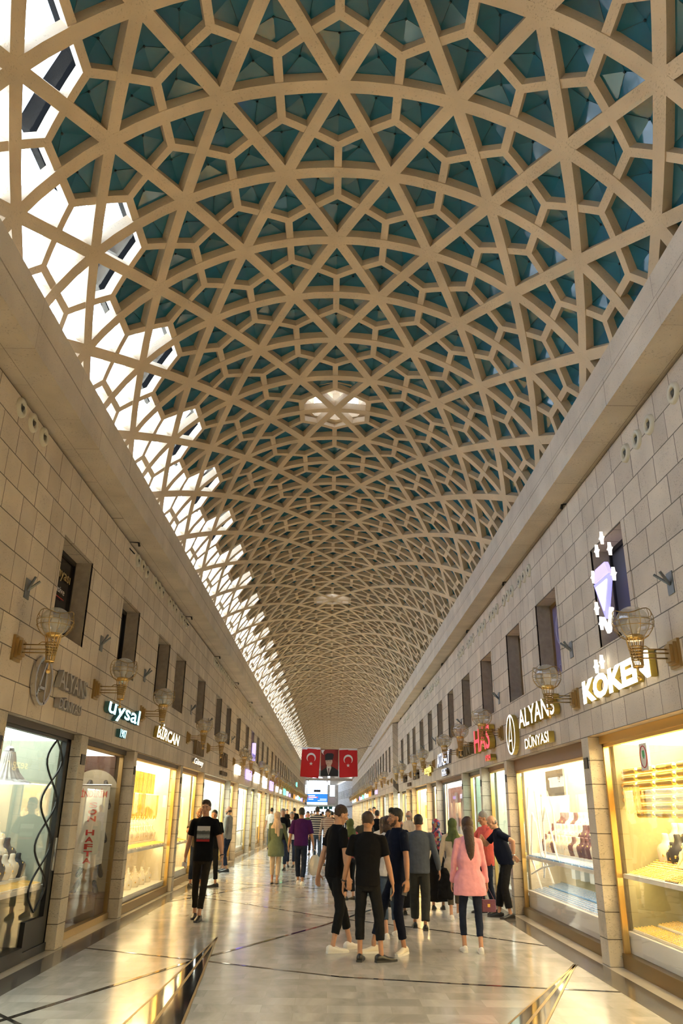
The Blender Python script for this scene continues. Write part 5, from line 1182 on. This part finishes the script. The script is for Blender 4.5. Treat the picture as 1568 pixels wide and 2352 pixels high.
m = MB(); m.ell([((0,0,0),.13,.06),((.01,0,.12),.15,.08),((0,0,.35),.11,.07),((-.01,0,.5),.06,.05)], 14); o = m.build('black_coat', C_BLK, None, True); o.location = (2.05, 15.0, .32); finish(o, .012, 3, .05, .12); tag(o, 'black coat hanging over the arm of the woman in the olive headscarf', 'coat')
# two men by the right window
tO, Co = person('grey haired man in coral polo shirt and navy trousers talking by the right window', 2.98, 15.95, 112, 1.76, skin=SKT, top=C_CORAL, hem=.80, flare=1.08, belly=.7, shw=1.08, bottom=C_JEAN, fit=1.12, hemleg=.07, hair='short', hairm=HG, hands=((.10,.36,1.13), (-.02,.34,1.08)), poles=((.9,-.6,-.4), (-.9,-.6,-.4)), hdir=(((-.5,1,.1), (-.6,0,.6), (0,0,1)), ((.6,1,.1), (.6,0,.6), (0,0,1))), feet=((.12,.05,-16), (-.12,-.06,22)), head=(-12,18), lean=-2, vox=.0078, face=True, collar=True)
watch(Co, 1, tO)
tN, Nv = person('balding man in navy polo leaning on the other man, hand on his hip', 3.22, 15.30, 88, 1.73, skin=SK, top=C_NAVY, hem=.88, flare=1.06, belly=.9, shw=1.06, bottom=C_PANT, fit=1.18, hemleg=.10, hair='bald', hairm=HG, hands=((.10,.42,1.36), (-.24,-.10,1.04)), poles=((.6,.2,-.9), (-.8,-.9,.1)), hdir=(((.1,.5,-.9), (0,-1,0), (-1,0,0)), ((.6,-.5,-.5), (0,-.6,-1), (0,1,0))), feet=((.10,.16,-18), (-.12,.0,26)), head=(8,10), lean=16, vox=.0078, face=True, collar=True)
watch(Nv, 1, tN, MSILV)
# left side
person('balding man in grey-brown T-shirt and jeans standing behind the walking young man', -3.22, 20.5, 205, 1.78, skin=SKT, top=C_GREY, bottom=C_JEAN, hair='bald', hairm=HB, beard=STUB, hands=((.12,.34,1.22), (-.10,.30,1.18)), poles=((.9,-.2,-.5), (-.9,-.2,-.5)), hdir=(((-.8,.4,.2), (0,-1,0), (0,0,1)), ((.8,.4,.2), (0,-1,0), (0,0,1))), head=(-12,6), vox=.010, face=True, fit=1.05, feet=((.10,.0,8), (-.14,.05,-10)))
person('man in dark clothes mostly hidden behind the walking young man', -2.86, 20.6, 180, 1.72, skin=SKT, top=C_BLK, bottom=C_PANT, hair='short', vox=.012, feet=((.10,0,10), (-.14,.08,-70)))
person('bald bearded man in light grey shirt and dark trousers by the left shop fronts', -3.10, 25.5, 75, 1.84, skin=SKT, top=C_GREYL, sleeve='long', bottom=C_JEAN, hair='bald', hairm=HB, beard=mat('black_beard', (.015,.01,.008), .7), hands=((.20,.22,.98), (-.27,.02,.88)), vox=.010, face=True, shw=1.05, belly=.3, hem=.86, feet=((.13,.12,-10), (-.1,-.06,14)))
person('woman in beige headscarf, sage green tunic and cream trousers walking away', -1.36, 21.6, 3, 1.70, top=C_GREEN, sleeve='long', hem=.66, flare=1.2, bottom=C_CREAM, fit=1.02, hemleg=.13, shoe=mat('tan_sandal', (.35,.22,.14), .5), hair='scarf', scarf=C_SCARF, female=True, hands=((.33,.02,.90), (-.20,.02,.86)), vox=.009, feet=((.05,-.06,0), (-.08,.16,0)))
tU, Pu = person('man in purple T-shirt and dark jeans walking away beside the woman in green', -.72, 21.4, -2, 1.80, skin=SKT, top=C_PURP, sleeve='half', hem=.88, flare=1.15, bottom=C_JEAN, fit=1.05, hemleg=.10, shoe=SH_W, sole=SH_SOLE, hair='short', hands=((.31,.06,.88), (-.31,.02,.88)), vox=.009, feet=((.06,-.08,-6), (-.06,.18,0)), shw=1.1)
p = Pu['w'](Pu['arms'][0][2]); t = thing('carrier_bag', 'white plastic carrier bag in the right hand of the man in purple', 'bag', (p.x+.05, p.y, .22)); m = MB(); m.ell([((0,0,0),.10,.05),((0,0,.08),.16,.08),((0,0,.25),.17,.08),((0,0,.42),.11,.05),((0,0,.47),.06,.03)], 14); o = m.build('bag_body', mat('translucent_plastic', (.52,.50,.47), .4), t, True); finish(o, .012, 2, .03, .09)
m = MB(); m.tube([(-.06,0,.44),(-.05,0,.56),(-.03,0,.60)], .010, 5); m.tube([(.06,0,.44),(.02,0,.56),(-.02,0,.60)], .010, 5); m.build('bag_handle', SH_SOLE, t)
# people deeper in the passage
K = .000527
def far_p(px, y_, hd_, H_, label, **kw):
    kw.setdefault('vox', .013 if y_ < 36 else .018); return person(label, (px-757)*y_*K-.0, y_, hd_, H_, **kw)
far_p(729, 30, 0, 1.88, 'man in navy and cream striped sweater with jeans walking away', top=C_STR, sleeve='long', bottom=C_JEANL, flare=1.08, shw=1.1, feet=((.08,-.1,0), (-.08,.22,0)))
far_p(753, 29, 176, 1.80, 'woman in striped top with a dark shoulder strap facing the camera', top=C_STR2, sleeve='long', bottom=C_PANT, female=True, hair='bob', face=True)
far_p(650, 26.5, 180, 1.79, 'grey haired man in black polo facing the camera beside the beige headscarf', top=C_BLK, bottom=C_JEAN, skin=SKT, hairm=HG, face=True)
far_p(624, 40, 4, 1.86, 'man in white T-shirt and blue jeans walking away along the left shops', top=C_WHITE, bottom=C_JEANL)
far_p(637, 38, -5, 1.66, 'dark haired woman carrying a black shoulder bag beside the man in white', top=C_GREYL, bottom=C_PANT, hair='bob', female=True)
far_p(671, 28, 180, 1.70, 'man in open white shirt facing the camera left of the purple T-shirt', top=C_WHITE, sleeve='long', bottom=C_JEAN, skin=SKT, hairm=HG, face=True)
far_p(707, 36, 180, 1.72, 'man in dark vest over a green shirt facing the camera', top=C_OLV, bottom=C_PANT, face=True)
far_p(763, 36, 0, 1.74, 'man in dark clothes walking away behind the striped top', top=C_BLK, bottom=C_PANT)
far_p(838, 19.0, 150, 1.70, 'man in dark grey T-shirt with folded arms behind the trio', top=C_DGREY, bottom=C_JEANL, skin=SKT, hands=((.10,.28,1.15), (-.10,.28,1.12)), poles=((.9,-.3,-.4), (-.9,-.3,-.4)), hdir=(((-.8,.3,0), (0,-1,0), (0,0,1)), ((.8,.3,0), (0,-1,0), (0,0,1))), face=True)
far_p(804, 18.0, 30, 1.58, 'woman in red patterned top partly hidden behind the trio', top=vor('red_print_cloth', [(.30,.02,.03),(.05,.02,.02),(.35,.12,.10)], 20), bottom=C_PANT, female=True, hair='scarf', scarf=C_OLV)
far_p(866, 27, -20, 1.78, 'man in black T-shirt with elbows out seen from behind', top=C_BLK, bottom=C_WHITE, hands=((.26,.10,1.02), (-.26,.10,1.02)), poles=((1,-.4,0), (-1,-.4,0)))
far_p(850, 33, 170, 1.86, 'man in pale plaid shirt facing the camera near the right shops', top=C_PLAID, bottom=C_JEAN, hairm=HG, face=True)
far_p(859, 37, 160, 1.94, 'man in white shirt behind the plaid one', top=C_WHITE, bottom=C_PANT)
far_p(879, 17.2, -8, 1.62, 'brown haired woman in pale top behind the navy polo', top=C_WHITE, bottom=C_JEAN, hair='long', hairm=HBR, female=True)
far_p(914, 17.0, -20, 1.66, 'man in dark blue shirt just right of the bearded man', top=C_NAVY, bottom=C_PANT)
far_p(938, 23.5, -60, 1.77, 'balding man in pale shirt close to the right shop windows', top=C_CREAM, bottom=C_DGREY, hair='bald', hairm=HG)
far_p(659, 52, 180, 1.82, 'person in black near the orange lit shop front on the left', top=C_BLK, bottom=C_PANT, hair='short')
far_p(676, 48, 2, 1.90, 'tall man in black walking away left of the passage centre', top=C_BLK, bottom=C_JEAN)
cl = [C_BLK, C_WHITE, C_GREYL, C_NAVY, C_CORAL, C_CREAM, C_BLUEG, C_PURP]
rnd = random.Random(11)
for i in range(13):
    y_ = 50+5.6*i; px = rnd.uniform(700, 792) if y_ < 90 else rnd.uniform(715, 775)
    far_p(px, y_, rnd.choice((0, 180, 170, 8)), rnd.uniform(1.62, 1.86), 'small distant figure in the crowd toward the end of the passage', top=rnd.choice(cl), bottom=rnd.choice((C_PANT, C_JEAN)), vox=.022, group='distant crowd near the far end', hair=rnd.choice(('short','bob','short')), female=rnd.random() < .4)
# ------------------------------------------------------------------ tidy up the patterns the copies were taken from
bpy.context.view_layer.update()
for P_ in PROTOS:
    for ch in list(P_.children):
        for c2 in list(ch.children): bpy.data.objects.remove(c2)
        bpy.data.objects.remove(ch)
    bpy.data.objects.remove(P_)
